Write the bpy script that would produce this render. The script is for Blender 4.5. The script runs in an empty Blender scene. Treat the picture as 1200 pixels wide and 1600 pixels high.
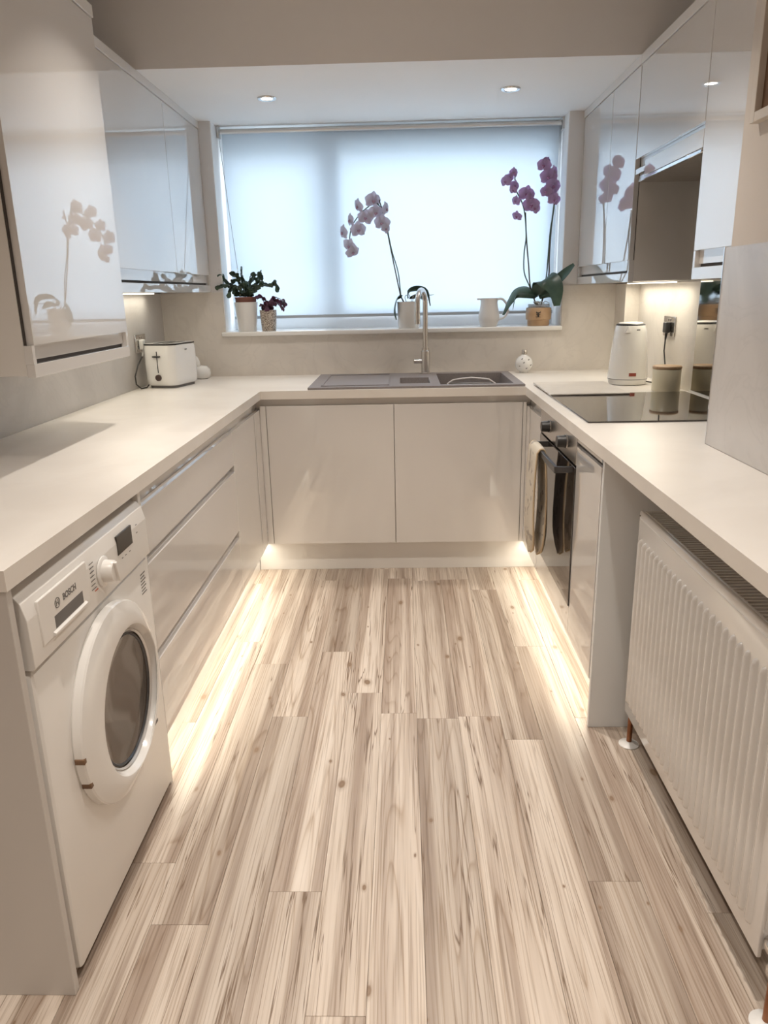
import bpy, bmesh, math, random
from mathutils import Vector, Matrix
R_ = random.Random(7)
scene = bpy.context.scene
C = scene.collection

# ------------------------------------------------------------------ camera
CAM = Vector((0.047582, -3.513839, 1.342620))
F_PX = 1170.45
AX_R = Vector((0.99951518, 0.02361084, -0.02029594))
AX_U = Vector((0.01282258, 0.28186012, 0.95936982))
AX_F = Vector((-0.02837214, 0.95916495, -0.28142072))
cd = bpy.data.cameras.new('camera'); cam = bpy.data.objects.new('camera', cd); C.objects.link(cam)
cd.sensor_fit = 'VERTICAL'; cd.sensor_height = 36.0; cd.lens = 36.0 * F_PX / 1600.0
cd.clip_start = 0.02; cd.clip_end = 100
cam.matrix_world = Matrix(((AX_R.x, AX_U.x, -AX_F.x, CAM.x), (AX_R.y, AX_U.y, -AX_F.y, CAM.y),
                           (AX_R.z, AX_U.z, -AX_F.z, CAM.z), (0, 0, 0, 1)))
scene.camera = cam

def at(px, py, Y):
    """point on the plane y=Y seen at photo pixel px,py"""
    d = AX_F + AX_R * ((px - 600) / F_PX) + AX_U * ((800 - py) / F_PX)
    t = (Y - CAM.y) / d.y
    return CAM + d * t

# ------------------------------------------------------------------ world, exposure
w = bpy.data.worlds.new('overcast_sky'); scene.world = w; w.use_nodes = True
SKY = 5.0
bg = w.node_tree.nodes['Background']
bg.inputs[0].default_value = (0.85, 0.91, 1.0, 1); bg.inputs[1].default_value = SKY
vs = scene.view_settings
vs.view_transform = 'Standard'; vs.look = 'None'; vs.gamma = 1.0; vs.use_curve_mapping = False
vs.exposure = 0.36
scene.cycles.use_denoising = True
scene.cycles.max_bounces = 10; scene.cycles.diffuse_bounces = 5; scene.cycles.glossy_bounces = 5
scene.cycles.transmission_bounces = 6; scene.cycles.transparent_max_bounces = 8
scene.cycles.sample_clamp_indirect = 6.0
scene.cycles.caustics_reflective = False; scene.cycles.caustics_refractive = False

WARM = (1.0, 0.915, 0.82); LED = (1.0, 0.925, 0.755)
P_DOWN = 4.9        # watts of each ceiling downlight
P_WIN = 1.5          # the two over the sink
P_PLINTH = 2.1
P_UNDER = 1.4

# ------------------------------------------------------------------ helpers
def wloc(o):
    v = Vector((0, 0, 0))
    while o is not None:
        v += o.location; o = o.parent
    return v

def tag(o, label=None, cat=None, group=None, kind=None):
    if label: o['label'] = label
    if cat: o['category'] = cat
    if group: o['group'] = group
    if kind: o['kind'] = kind
    return o

def thing(name, label, cat, loc=(0, 0, 0), rotz=0, group=None):
    o = bpy.data.objects.new(name, None); C.objects.link(o)
    o.location = loc; o.rotation_euler = (0, 0, rotz); o.empty_display_size = 0.05
    return tag(o, label, cat, group)

class B:
    """collects shapes in one bmesh; build() links them as one mesh object"""
    def __init__(s): s.bm = bmesh.new(); s.hard = False
    def _merge(s, t, M=None):
        if M is not None: bmesh.ops.transform(t, matrix=M, verts=t.verts)
        me = bpy.data.meshes.new('tmp'); t.to_mesh(me); t.free()
        s.bm.from_mesh(me); bpy.data.meshes.remove(me)
    def box(s, lo, hi, bev=0.0, seg=2, M=None):
        t = bmesh.new()
        x0, y0, z0 = [min(a, b) for a, b in zip(lo, hi)]; x1, y1, z1 = [max(a, b) for a, b in zip(lo, hi)]
        v = [t.verts.new(p) for p in ((x0,y0,z0),(x1,y0,z0),(x1,y1,z0),(x0,y1,z0),(x0,y0,z1),(x1,y0,z1),(x1,y1,z1),(x0,y1,z1))]
        for f in ((0,3,2,1),(4,5,6,7),(0,1,5,4),(1,2,6,5),(2,3,7,6),(3,0,4,7)): t.faces.new([v[i] for i in f])
        if bev > 0:
            s.hard = True
            bmesh.ops.bevel(t, geom=t.edges[:], offset=bev, segments=seg, profile=0.5, affect='EDGES', clamp_overlap=True)
        s._merge(t, M); return s
    def prism(s, pts, d0, d1, axis='y', bev=0.0, M=None):
        """polygon pts (a,b) extruded along axis; for 'y' pts are (x,z), 'x' (y,z), 'z' (x,y)"""
        t = bmesh.new()
        def P(a, b, d):
            return (a, d, b) if axis == 'y' else ((d, a, b) if axis == 'x' else (a, b, d))
        v0 = [t.verts.new(P(a, b, d0)) for a, b in pts]; v1 = [t.verts.new(P(a, b, d1)) for a, b in pts]
        n = len(pts)
        t.faces.new(v0); t.faces.new(v1[::-1])
        for i in range(n): t.faces.new((v0[i], v1[i], v1[(i+1) % n], v0[(i+1) % n]))
        bmesh.ops.recalc_face_normals(t, faces=t.faces[:])
        if bev > 0: s.hard = True; bmesh.ops.bevel(t, geom=t.edges[:], offset=bev, segments=2, profile=0.5, affect='EDGES', clamp_overlap=True)
        s._merge(t, M); return s
    def lathe(s, prof, n=32, c=(0, 0, 0), M=None, cap=True):
        t = bmesh.new(); rings = []
        for r, z in prof:
            if r < 1e-6: rings.append([t.verts.new((c[0], c[1], c[2] + z))])
            else: rings.append([t.verts.new((c[0] + r*math.cos(2*math.pi*i/n), c[1] + r*math.sin(2*math.pi*i/n), c[2] + z)) for i in range(n)])
        for a, b in zip(rings, rings[1:]):
            for i in range(n):
                j = (i+1) % n
                if len(a) == 1 and len(b) == 1: continue
                if len(a) == 1: t.faces.new((a[0], b[j], b[i]))
                elif len(b) == 1: t.faces.new((a[i], a[j], b[0]))
                else: t.faces.new((a[i], a[j], b[j], b[i]))
        if cap:
            if len(rings[0]) > 1: t.faces.new(rings[0][::-1])
            if len(rings[-1]) > 1: t.faces.new(rings[-1])
        bmesh.ops.recalc_face_normals(t, faces=t.faces[:])
        s._merge(t, M); return s
    def tube(s, pts, r, n=10, M=None, flat=None):
        pts = [Vector(p) for p in pts]; m = len(pts)
        rs = r if isinstance(r, (list, tuple)) else [r]*m
        t = bmesh.new(); rings = []; up = None
        for i, p in enumerate(pts):
            d = (pts[min(i+1, m-1)] - pts[max(i-1, 0)]).normalized()
            if up is None:
                up = Vector((0, 0, 1)) if abs(d.z) < 0.9 else Vector((0, 1, 0))
            a = (up - d*up.dot(d))
            if a.length < 1e-5: a = d.orthogonal()
            a.normalize(); b = d.cross(a); up = a
            f = flat if flat else 1.0
            rings.append([t.verts.new(p + a*rs[i]*math.cos(2*math.pi*k/n) + b*rs[i]*f*math.sin(2*math.pi*k/n)) for k in range(n)])
        for a, b in zip(rings, rings[1:]):
            for k in range(n): t.faces.new((a[k], a[(k+1) % n], b[(k+1) % n], b[k]))
        t.faces.new(rings[0][::-1]); t.faces.new(rings[-1])
        bmesh.ops.recalc_face_normals(t, faces=t.faces[:])
        s._merge(t, M); return s
    def ball(s, c, r, nu=16, nv=10, M=None):
        rr = r if isinstance(r, (list, tuple)) else (r, r, r)
        t = bmesh.new(); bmesh.ops.create_uvsphere(t, u_segments=nu, v_segments=nv, radius=1.0)
        bmesh.ops.transform(t, matrix=Matrix.Translation(c) @ Matrix.Diagonal((*rr, 1)), verts=t.verts)
        s._merge(t, M); return s
    def cells(s, xs, ys, solid, z0, z1):
        """slab from grid cells, faces only on the boundary; solid(cx,cy)->bool"""
        t = bmesh.new(); nx, ny = len(xs)-1, len(ys)-1
        on = [[0 <= i < nx and 0 <= j < ny and solid((xs[i]+xs[i+1])/2, (ys[j]+ys[j+1])/2) for j in range(ny)] for i in range(nx)]
        g = lambda i, j: 0 <= i < nx and 0 <= j < ny and on[i][j]
        vd = {}
        def V(i, j, k):
            if (i, j, k) not in vd: vd[(i, j, k)] = t.verts.new((xs[i], ys[j], z1 if k else z0))
            return vd[(i, j, k)]
        for i in range(nx):
            for j in range(ny):
                if not on[i][j]: continue
                t.faces.new((V(i,j,1), V(i+1,j,1), V(i+1,j+1,1), V(i,j+1,1)))
                t.faces.new((V(i,j,0), V(i,j+1,0), V(i+1,j+1,0), V(i+1,j,0)))
                if not g(i-1, j): t.faces.new((V(i,j,0), V(i,j,1), V(i,j+1,1), V(i,j+1,0)))
                if not g(i+1, j): t.faces.new((V(i+1,j,0), V(i+1,j+1,0), V(i+1,j+1,1), V(i+1,j,1)))
                if not g(i, j-1): t.faces.new((V(i,j,0), V(i+1,j,0), V(i+1,j,1), V(i,j,1)))
                if not g(i, j+1): t.faces.new((V(i,j+1,0), V(i,j+1,1), V(i+1,j+1,1), V(i+1,j+1,0)))
        s._merge(t); return s
    def poly(s, verts, faces, M=None):
        t = bmesh.new(); vv = [t.verts.new(v) for v in verts]
        for f in faces: t.faces.new([vv[i] for i in f])
        s._merge(t, M); return s
    def mesh(s, name, smooth=None):
        me = bpy.data.meshes.new(name); s.bm.to_mesh(me); s.bm.free()
        if smooth:
            for p in me.polygons: p.use_smooth = True
            me.set_sharp_from_angle(angle=math.radians(20 if s.hard else smooth))
        return me
    def build(s, name, mat, parent=None, smooth=50, local=False):
        me = s.mesh(name, smooth)
        if parent is not None and not local: me.transform(Matrix.Translation(-wloc(parent)))
        me.materials.append(M[mat] if isinstance(mat, str) else mat)
        o = bpy.data.objects.new(name, me); C.objects.link(o)
        if parent is not None: o.parent = parent
        return o

def ref(name, me, parent, loc, rot=None):
    """another object on shared mesh data; loc in world, parent unrotated"""
    o = bpy.data.objects.new(name, me); C.objects.link(o)
    if parent is not None: o.parent = parent; o.location = Vector(loc) - wloc(parent)
    else: o.location = loc
    if rot is not None: o.rotation_euler = rot
    return o

def text_obj(name, body, size, mat, parent, Mx, extrude=0.0004, bold=0.0, spacing=1.0):
    cu = bpy.data.curves.new('txt', 'FONT'); cu.body = body; cu.size = size; cu.extrude = extrude
    cu.align_x = 'CENTER'; cu.align_y = 'CENTER'; cu.offset = bold; cu.space_character = spacing
    cu.resolution_u = 3
    to = bpy.data.objects.new('txt', cu); C.objects.link(to)
    dg = bpy.context.evaluated_depsgraph_get()
    me = bpy.data.meshes.new_from_object(to.evaluated_get(dg))
    bpy.data.objects.remove(to); bpy.data.curves.remove(cu)
    me.transform(Mx)
    if parent is not None: me.transform(Matrix.Translation(-wloc(parent)))
    me.materials.clear(); me.materials.append(M[mat])
    o = bpy.data.objects.new(name, me); C.objects.link(o); o.parent = parent
    return o

def area(name, loc, sx, sy, power, col, rot=(0, 0, 0), shape='RECTANGLE', spread=180, parent=None):
    l = bpy.data.lights.new(name, 'AREA'); l.shape = shape; l.size = sx; l.size_y = sy
    l.energy = power; l.color = col; l.spread = math.radians(spread)
    o = bpy.data.objects.new(name, l); C.objects.link(o); o.rotation_euler = rot
    if parent is not None: o.parent = parent; o.location = Vector(loc) - wloc(parent)
    else: o.location = loc
    return o

# facing matrices: local x -> reading direction, local y -> up, local z -> out of the face
def face_px(x, y, z): return Matrix(((0,0,1,x),(1,0,0,y),(0,1,0,z),(0,0,0,1)))     # faces +X, reads towards +Y
def face_nx(x, y, z): return Matrix(((0,0,-1,x),(-1,0,0,y),(0,1,0,z),(0,0,0,1)))   # faces -X
def face_ny(x, y, z): return Matrix(((1,0,0,x),(0,0,-1,y),(0,1,0,z),(0,0,0,1)))    # faces -Y

# ------------------------------------------------------------------ materials
M = {}
def mat(name, col, rough=0.5, metal=0.0, spec=0.5, coat=0.0, trans=0.0, emit=None, estr=0.0, ior=1.5, sss=0.0):
    m = bpy.data.materials.new(name); m.use_nodes = True
    b = m.node_tree.nodes['Principled BSDF']
    b.inputs['Base Color'].default_value = (*col, 1); b.inputs['Roughness'].default_value = rough
    b.inputs['Metallic'].default_value = metal; b.inputs['Specular IOR Level'].default_value = spec
    b.inputs['Coat Weight'].default_value = coat; b.inputs['Transmission Weight'].default_value = trans
    b.inputs['IOR'].default_value = ior
    if emit: b.inputs['Emission Color'].default_value = (*emit, 1); b.inputs['Emission Strength'].default_value = estr
    M[name] = m; return m

def nodes(m):
    nt = m.node_tree
    def N(t, **k):
        n = nt.nodes.new(t)
        for a, b in k.items(): setattr(n, a, b)
        return n
    return nt, N, nt.links.new

def noise_tint(m, c1, c2, scale, lo=0.35, hi=0.65, stretch=(1, 1, 1), bump=0.0, detail=4, dist=0.0):
    """base colour from a two-tone noise in object space, optional fine bump"""
    nt, N, L = nodes(m); b = nt.nodes['Principled BSDF']
    tc = N('ShaderNodeTexCoord'); mp = N('ShaderNodeMapping'); mp.inputs['Scale'].default_value = stretch
    nz = N('ShaderNodeTexNoise'); nz.inputs['Scale'].default_value = scale; nz.inputs['Detail'].default_value = detail
    nz.inputs['Distortion'].default_value = dist
    cr = N('ShaderNodeValToRGB'); cr.color_ramp.elements[0].position = lo; cr.color_ramp.elements[1].position = hi
    cr.color_ramp.elements[0].color = (*c1, 1); cr.color_ramp.elements[1].color = (*c2, 1)
    L(tc.outputs['Object'], mp.inputs[0]); L(mp.outputs[0], nz.inputs[0]); L(nz.outputs['Fac'], cr.inputs[0])
    L(cr.outputs[0], b.inputs['Base Color'])
    if bump:
        bp = N('ShaderNodeBump'); bp.inputs['Strength'].default_value = bump; bp.inputs['Distance'].default_value = 0.002
        L(nz.outputs['Fac'], bp.inputs['Height']); L(bp.outputs[0], b.inputs['Normal'])
    return m

noise_tint(mat('paint_greige', (.74, .715, .70), .75), (.73, .705, .69), (.75, .725, .71), 3)
noise_tint(mat('paint_white', (.88, .88, .88), .7), (.87, .87, .87), (.89, .89, .89), 2)
noise_tint(mat('paint_beige', (.62, .56, .50), .7), (.61, .55, .49), (.64, .58, .52), 2)
noise_tint(mat('gloss_white', (.68, .66, .64), .02, coat=1.0), (.675, .655, .635), (.69, .67, .65), 1.5)
M['gloss_white'].node_tree.nodes['Principled BSDF'].inputs['Coat Roughness'].default_value = .012
M['gloss_white'].node_tree.nodes['Principled BSDF'].inputs['Coat IOR'].default_value = 1.6
noise_tint(mat('carcass', (.72, .69, .65), .35), (.71, .68, .64), (.73, .70, .66), 4)
noise_tint(mat('panel_white', (.74, .715, .685), .3), (.735, .71, .68), (.75, .725, .695), 2)
noise_tint(mat('panel_sheen_tint', (.77, .79, .80), .25), (.765, .785, .795), (.78, .80, .81), 2)  # white panel with a bluish reflection mixed into its colour
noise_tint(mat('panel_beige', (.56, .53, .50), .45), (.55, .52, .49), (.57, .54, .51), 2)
mat('rail_alu', (.70, .69, .68), .28, metal=.6)
noise_tint(mat('worktop', (.76, .72, .67), .3), (.71, .665, .615), (.79, .75, .70), 3.2, .25, .6, detail=6, dist=.8)
mat('chrome', (.80, .80, .80), .08, metal=1)
noise_tint(mat('brushed_steel', (.66, .63, .60), .26, metal=1), (.63, .60, .57), (.69, .66, .63), 40, stretch=(1, 1, 30))
noise_tint(mat('granite', (.20, .175, .17), .45), (.17, .148, .145), (.27, .24, .235), 420, .3, .7)
mat('black_glass', (.03, .024, .022), .04, spec=.9, coat=.5)
mat('dark_gap', (.07, .06, .055), .8)
mat('black_plastic', (.025, .024, .024), .4)
mat('dark_metal', (.10, .10, .105), .3, metal=.8)
noise_tint(mat('wm_white', (.78, .76, .73), .3), (.775, .755, .725), (.79, .77, .74), 3)
mat('wm_door', (.78, .765, .74), .16, spec=.6)
mat('print_grey', (.16, .15, .145), .6)
mat('print_red', (.55, .12, .06), .6)
mat('print_brown', (.28, .06, .04), .5)
mat('dark_brown', (.06, .035, .03), .5)
mat('display', (.035, .028, .022), .15)
mat('smoked_glass', (.075, .058, .046), .06, spec=.6)
mat('drum', (.24, .21, .18), .3, metal=.75)
noise_tint(mat('rad_white', (.80, .785, .765), .18, coat=.6), (.795, .78, .76), (.81, .795, .775), 3)
mat('rad_dark', (.10, .085, .07), .8)
noise_tint(mat('copper', (.33, .15, .08), .35, metal=.85), (.27, .12, .06), (.38, .18, .10), 30)
mat('white_plastic', (.78, .77, .75), .35)
mat('ceramic', (.80, .79, .77), .15, spec=.6)
mat('ceramic_matt', (.70, .68, .66), .5)
noise_tint(mat('caramel', (.50, .33, .19), .4), (.47, .30, .17), (.54, .36, .21), 20)
mat('cream', (.70, .64, .47), .3)
noise_tint(mat('lid_wood', (.42, .28, .16), .5), (.36, .23, .13), (.46, .31, .18), 30, stretch=(1, 8, 1))
noise_tint(mat('leaf', (.045, .085, .065), .35), (.035, .07, .055), (.06, .105, .075), 18)
noise_tint(mat('cactus', (.04, .075, .05), .45), (.03, .055, .04), (.06, .10, .06), 40)
noise_tint(mat('cactus_red', (.11, .035, .07), .5), (.05, .04, .045), (.16, .04, .10), 30)
mat('stem', (.05, .09, .06), .5)
mat('stake', (.10, .08, .06), .6)
mat('root', (.42, .43, .40), .7)
noise_tint(mat('soil', (.09, .06, .045), .95), (.05, .035, .025), (.14, .10, .075), 90)
mat('terracotta', (.20, .075, .055), .6)
noise_tint(mat('brown_box', (.17, .095, .05), .6), (.13, .07, .04), (.21, .12, .065), 4, stretch=(1, 1, 6))
mat('frame_cream', (.64, .58, .51), .5)
mat('bulb', (1, 1, 1), .5, emit=(1.0, .93, .82), estr=9)
mat('led', (1, 1, 1), .5, emit=LED, estr=2.5)
mat('clear_plastic', (.86, .85, .84), .1, trans=.75, ior=1.3)
mat('frosted', (.62, .58, .57), .3)
mat('gloss_cream', (.80, .785, .75), .05, spec=.6, coat=.5)
mat('tan_trim', (.52, .40, .26), .85)
mat('bar_grey', (.42, .45, .48), .4)
mat('upvc', (.80, .82, .84), .3)
noise_tint(mat('garden_wall', (.62, .63, .62), .9), (.56, .58, .57), (.67, .68, .66), 1.2)

def speckle(name, base, dots, scale, thr, rough=.5):
    m = mat(name, base, rough); nt, N, L = nodes(m); b = nt.nodes['Principled BSDF']
    tc = N('ShaderNodeTexCoord'); v = N('ShaderNodeTexNoise'); v.inputs['Scale'].default_value = scale; v.inputs['Detail'].default_value = 1
    cr = N('ShaderNodeValToRGB'); cr.color_ramp.interpolation = 'CONSTANT'
    cr.color_ramp.elements[0].color = (*base, 1); cr.color_ramp.elements[1].color = (*dots, 1); cr.color_ramp.elements[1].position = thr
    L(tc.outputs['Object'], v.inputs[0]); L(v.outputs['Fac'], cr.inputs[0]); L(cr.outputs[0], b.inputs['Base Color'])
speckle('speckled_pot', (.60, .53, .45), (.13, .09, .07), 230, .53)
speckle('mitt_cloth', (.60, .54, .45), (.38, .33, .28), 26, .60, .95)

def petal_mat(name, c1, c2):
    m = bpy.data.materials.new(name); m.use_nodes = True; nt, N, L = nodes(m)
    b = nt.nodes['Principled BSDF']; out = nt.nodes['Material Output']
    tc = N('ShaderNodeTexCoord'); nz = N('ShaderNodeTexNoise'); nz.inputs['Scale'].default_value = 60
    cr = N('ShaderNodeValToRGB'); cr.color_ramp.elements[0].color = (*c1, 1); cr.color_ramp.elements[1].color = (*c2, 1)
    L(tc.outputs['Object'], nz.inputs[0]); L(nz.outputs['Fac'], cr.inputs[0]); L(cr.outputs[0], b.inputs['Base Color'])
    b.inputs['Roughness'].default_value = .6
    tr = N('ShaderNodeBsdfTranslucent'); mx = N('ShaderNodeMixShader'); mx.inputs[0].default_value = .52
    L(cr.outputs[0], tr.inputs[0]); L(b.outputs[0], mx.inputs[1]); L(tr.outputs[0], mx.inputs[2]); L(mx.outputs[0], out.inputs[0])
    M[name] = m
petal_mat('petal_purple', (.60, .42, .66), (.74, .57, .77))
petal_mat('petal_white', (.74, .70, .79), (.86, .83, .88))
mat('lip_purple', (.42, .20, .40), .5); mat('lip_white', (.52, .34, .46), .5)

def marble(name, base, vein, rough):
    m = mat(name, base, rough); nt, N, L = nodes(m); b = nt.nodes['Principled BSDF']
    tc = N('ShaderNodeTexCoord')
    n1 = N('ShaderNodeTexNoise'); n1.inputs['Scale'].default_value = 2.1; n1.inputs['Detail'].default_value = 7; n1.inputs['Distortion'].default_value = 1.6
    r1 = N('ShaderNodeValToRGB'); r1.color_ramp.elements[0].position = .34; r1.color_ramp.elements[1].position = .58
    r1.color_ramp.elements[0].color = (*[a*.55 + c*.45 for a, c in zip(base, vein)], 1); r1.color_ramp.elements[1].color = (*base, 1)
    n2 = N('ShaderNodeTexNoise'); n2.inputs['Scale'].default_value = 3.3; n2.inputs['Detail'].default_value = 5; n2.inputs['Distortion'].default_value = 2.5
    s = N('ShaderNodeMath', operation='SUBTRACT'); s.inputs[1].default_value = .5
    a = N('ShaderNodeMath', operation='ABSOLUTE')
    r2 = N('ShaderNodeValToRGB'); r2.color_ramp.elements[0].color = (.22, .22, .22, 1); r2.color_ramp.elements[1].color = (0, 0, 0, 1); r2.color_ramp.elements[1].position = .03
    mx = N('ShaderNodeMixRGB'); mx.inputs[2].default_value = (*vein, 1)
    L(tc.outputs['Object'], n1.inputs[0]); L(tc.outputs['Object'], n2.inputs[0]); L(n1.outputs['Fac'], r1.inputs[0])
    L(n2.outputs['Fac'], s.inputs[0]); L(s.outputs[0], a.inputs[0]); L(a.outputs[0], r2.inputs[0])
    L(r2.outputs[0], mx.inputs[0]); L(r1.outputs[0], mx.inputs[1]); L(mx.outputs[0], b.inputs['Base Color'])
marble('stone', (.70, .655, .60), (.53, .49, .45), .32)
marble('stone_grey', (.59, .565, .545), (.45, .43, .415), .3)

def wood():
    m = mat('floor_wood', (.6, .5, .4), .42); nt, N, L = nodes(m); b = nt.nodes['Principled BSDF']
    tc = N('ShaderNodeTexCoord'); oi = N('ShaderNodeObjectInfo')
    mul = N('ShaderNodeMath', operation='MULTIPLY'); mul.inputs[1].default_value = 61.0
    cx = N('ShaderNodeCombineXYZ'); L(oi.outputs['Random'], mul.inputs[0]); L(mul.outputs[0], cx.inputs[0]); L(mul.outputs[0], cx.inputs[1]); L(mul.outputs[0], cx.inputs[2])
    add = N('ShaderNodeVectorMath', operation='ADD'); L(tc.outputs['Object'], add.inputs[0]); L(cx.outputs[0], add.inputs[1])
    def nz(scale, stretch, detail=3, dist=0.0):
        mp = N('ShaderNodeMapping'); mp.inputs['Scale'].default_value = stretch; L(add.outputs[0], mp.inputs[0])
        n = N('ShaderNodeTexNoise'); n.inputs['Scale'].default_value = scale; n.inputs['Detail'].default_value = detail; n.inputs['Distortion'].default_value = dist
        L(mp.outputs[0], n.inputs[0]); return n
    def ramp(src, stops, interp='LINEAR'):
        r = N('ShaderNodeValToRGB'); r.color_ramp.interpolation = interp
        while len(r.color_ramp.elements) < len(stops): r.color_ramp.elements.new(.5)
        for e, (p, c) in zip(r.color_ramp.elements, stops): e.position = p; e.color = (*c, 1) if len(c) == 3 else c
        L(src, r.inputs[0]); return r
    def mixc(mode, fac, a, c):
        x = N('ShaderNodeMixRGB', blend_type=mode)
        if isinstance(fac, float): x.inputs[0].default_value = fac
        else: L(fac, x.inputs[0])
        for i, s in ((1, a), (2, c)):
            if isinstance(s, tuple): x.inputs[i].default_value = (*s, 1)
            else: L(s, x.inputs[i])
        return x
    # broad tone: stripes along the board
    t1 = nz(1.0, (21, .36, 1), 3, .4)
    tone = ramp(t1.outputs['Fac'], [(.33, (.365, .29, .237)), (.45, (.45, .375, .315)), (.53, (.59, .515, .445)), (.67, (.68, .61, .54))])
    pl = ramp(oi.outputs['Random'], [(0, (.84, .82, .80)), (.3, (1.0, .98, .96)), (.55, (.92, .90, .88)), (.8, (1.05, 1.04, 1.03))], 'CONSTANT')
    c0 = mixc('MULTIPLY', 1.0, tone.outputs[0], pl.outputs[0])
    # growth rings: contour lines of a stretched noise
    g = nz(1.0, (9, .42, 1), 1, .3)
    sx = N('ShaderNodeSeparateXYZ'); L(add.outputs[0], sx.inputs[0])
    m1 = N('ShaderNodeMath', operation='MULTIPLY'); m1.inputs[1].default_value = 24.0; L(g.outputs['Fac'], m1.inputs[0])
    m2 = N('ShaderNodeMath', operation='MULTIPLY_ADD'); m2.inputs[1].default_value = 48.0; L(sx.outputs[0], m2.inputs[0]); L(m1.outputs[0], m2.inputs[2])
    pp = N('ShaderNodeMath', operation='FRACT'); L(m2.outputs[0], pp.inputs[0])
    wr = ramp(pp.outputs[0], [(.0, (.70, .63, .56)), (.16, (.93, .91, .89)), (.6, (1.02, 1.02, 1.02)), (.93, (.95, .93, .91)), (1, (.72, .65, .58))])
    msk = ramp(nz(1.0, (10, .7, 1), 2).outputs['Fac'], [(.40, (.12, .12, .12)), (.56, (.95, .95, .95))])
    c1 = mixc('MULTIPLY', msk.outputs[0], c0.outputs[0], wr.outputs[0])
    # fine fibre
    fb = ramp(nz(1.0, (240, 3.5, 1), 2).outputs['Fac'], [(.36, (.72, .68, .64)), (.47, (1, 1, 1)), (.7, (1.05, 1.05, 1.05))])
    c2 = mixc('MULTIPLY', .85, c1.outputs[0], fb.outputs[0])
    # cracks: very thin dark lines, only here and there
    ck = nz(1.0, (34, .8, 1), 3, .25)
    s = N('ShaderNodeMath', operation='SUBTRACT'); s.inputs[1].default_value = .5; L(ck.outputs['Fac'], s.inputs[0])
    a = N('ShaderNodeMath', operation='ABSOLUTE'); L(s.outputs[0], a.inputs[0])
    cr = ramp(a.outputs[0], [(.0, (1, 1, 1)), (.013, (0, 0, 0))])
    cm = ramp(nz(1.0, (12, 1.3, 1), 2).outputs['Fac'], [(.46, (0, 0, 0)), (.54, (1, 1, 1))])
    ckm = mixc('MULTIPLY', 1.0, cr.outputs[0], cm.outputs[0])
    c3 = mixc('MIX', ckm.outputs[0], c2.outputs[0], (.17, .11, .07))
    # knots
    wob = nz(6.0, (1, 1, 1), 1)
    wv = N('ShaderNodeVectorMath', operation='MULTIPLY_ADD'); L(wob.outputs['Color'], wv.inputs[0]); wv.inputs[1].default_value = (.02, .05, 0); L(add.outputs[0], wv.inputs[2])
    mk = N('ShaderNodeMapping'); mk.inputs['Scale'].default_value = (8.0, 4.2, 1); L(wv.outputs[0], mk.inputs[0])
    vo = N('ShaderNodeTexVoronoi', voronoi_dimensions='2D'); vo.inputs['Scale'].default_value = 1.0; L(mk.outputs[0], vo.inputs[0])
    sep = N('ShaderNodeSeparateColor'); L(vo.outputs['Color'], sep.inputs[0])
    ks = N('ShaderNodeMath', operation='MULTIPLY_ADD'); ks.inputs[1].default_value = 1.6; ks.inputs[2].default_value = .5; L(sep.outputs[1], ks.inputs[0])
    kd = N('ShaderNodeMath', operation='MULTIPLY'); L(vo.outputs['Distance'], kd.inputs[0]); L(ks.outputs[0], kd.inputs[1])
    kr = ramp(kd.outputs[0], [(.0, (.9, .9, .9)), (.030, (1, 1, 1)), (.045, (.35, .35, .35)), (.085, (0, 0, 0))])
    kz = ramp(sep.outputs[0], [(.0, (0, 0, 0)), (.52, (1, 1, 1))], 'CONSTANT')
    km = mixc('MULTIPLY', 1.0, kr.outputs[0], kz.outputs[0])
    c4 = mixc('MIX', km.outputs[0], c3.outputs[0], (.25, .165, .105))
    L(c4.outputs[0], b.inputs['Base Color'])
    bp = N('ShaderNodeBump'); bp.inputs['Strength'].default_value = .25; bp.inputs['Distance'].default_value = .001
    L(fb.outputs[0], bp.inputs['Height']); L(bp.outputs[0], b.inputs['Normal'])
wood()

def blind_mat():
    m = bpy.data.materials.new('blind_fabric'); m.use_nodes = True; nt, N, L = nodes(m)
    for n in list(nt.nodes):
        if n.type == 'BSDF_PRINCIPLED': nt.nodes.remove(n)
    out = nt.nodes['Material Output']
    tr = N('ShaderNodeBsdfTranslucent'); tr.inputs[0].default_value = (.76, .83, .89, 1)
    df = N('ShaderNodeBsdfDiffuse'); df.inputs[0].default_value = (.74, .76, .78, 1)
    tp = N('ShaderNodeBsdfTransparent'); tp.inputs[0].default_value = (1, 1, 1, 1)
    m1 = N('ShaderNodeMixShader'); m1.inputs[0].default_value = .42
    m2 = N('ShaderNodeMixShader'); m2.inputs[0].default_value = .10
    L(tr.outputs[0], m1.inputs[1]); L(df.outputs[0], m1.inputs[2]); L(m1.outputs[0], m2.inputs[1]); L(tp.outputs[0], m2.inputs[2]); L(m2.outputs[0], out.inputs[0])
    M['blind_fabric'] = m
    g = bpy.data.materials.new('window_glass'); g.use_nodes = True; nt, N, L = nodes(g)
    for n in list(nt.nodes):
        if n.type == 'BSDF_PRINCIPLED': nt.nodes.remove(n)
    out = nt.nodes['Material Output']
    tp = N('ShaderNodeBsdfTransparent'); tp.inputs[0].default_value = (.93, .96, .97, 1)
    gl = N('ShaderNodeBsdfGlossy'); gl.inputs['Roughness'].default_value = .02
    mx = N('ShaderNodeMixShader'); mx.inputs[0].default_value = .06
    L(tp.outputs[0], mx.inputs[1]); L(gl.outputs[0], mx.inputs[2]); L(mx.outputs[0], out.inputs[0])
    M['window_glass'] = g
blind_mat()

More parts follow.
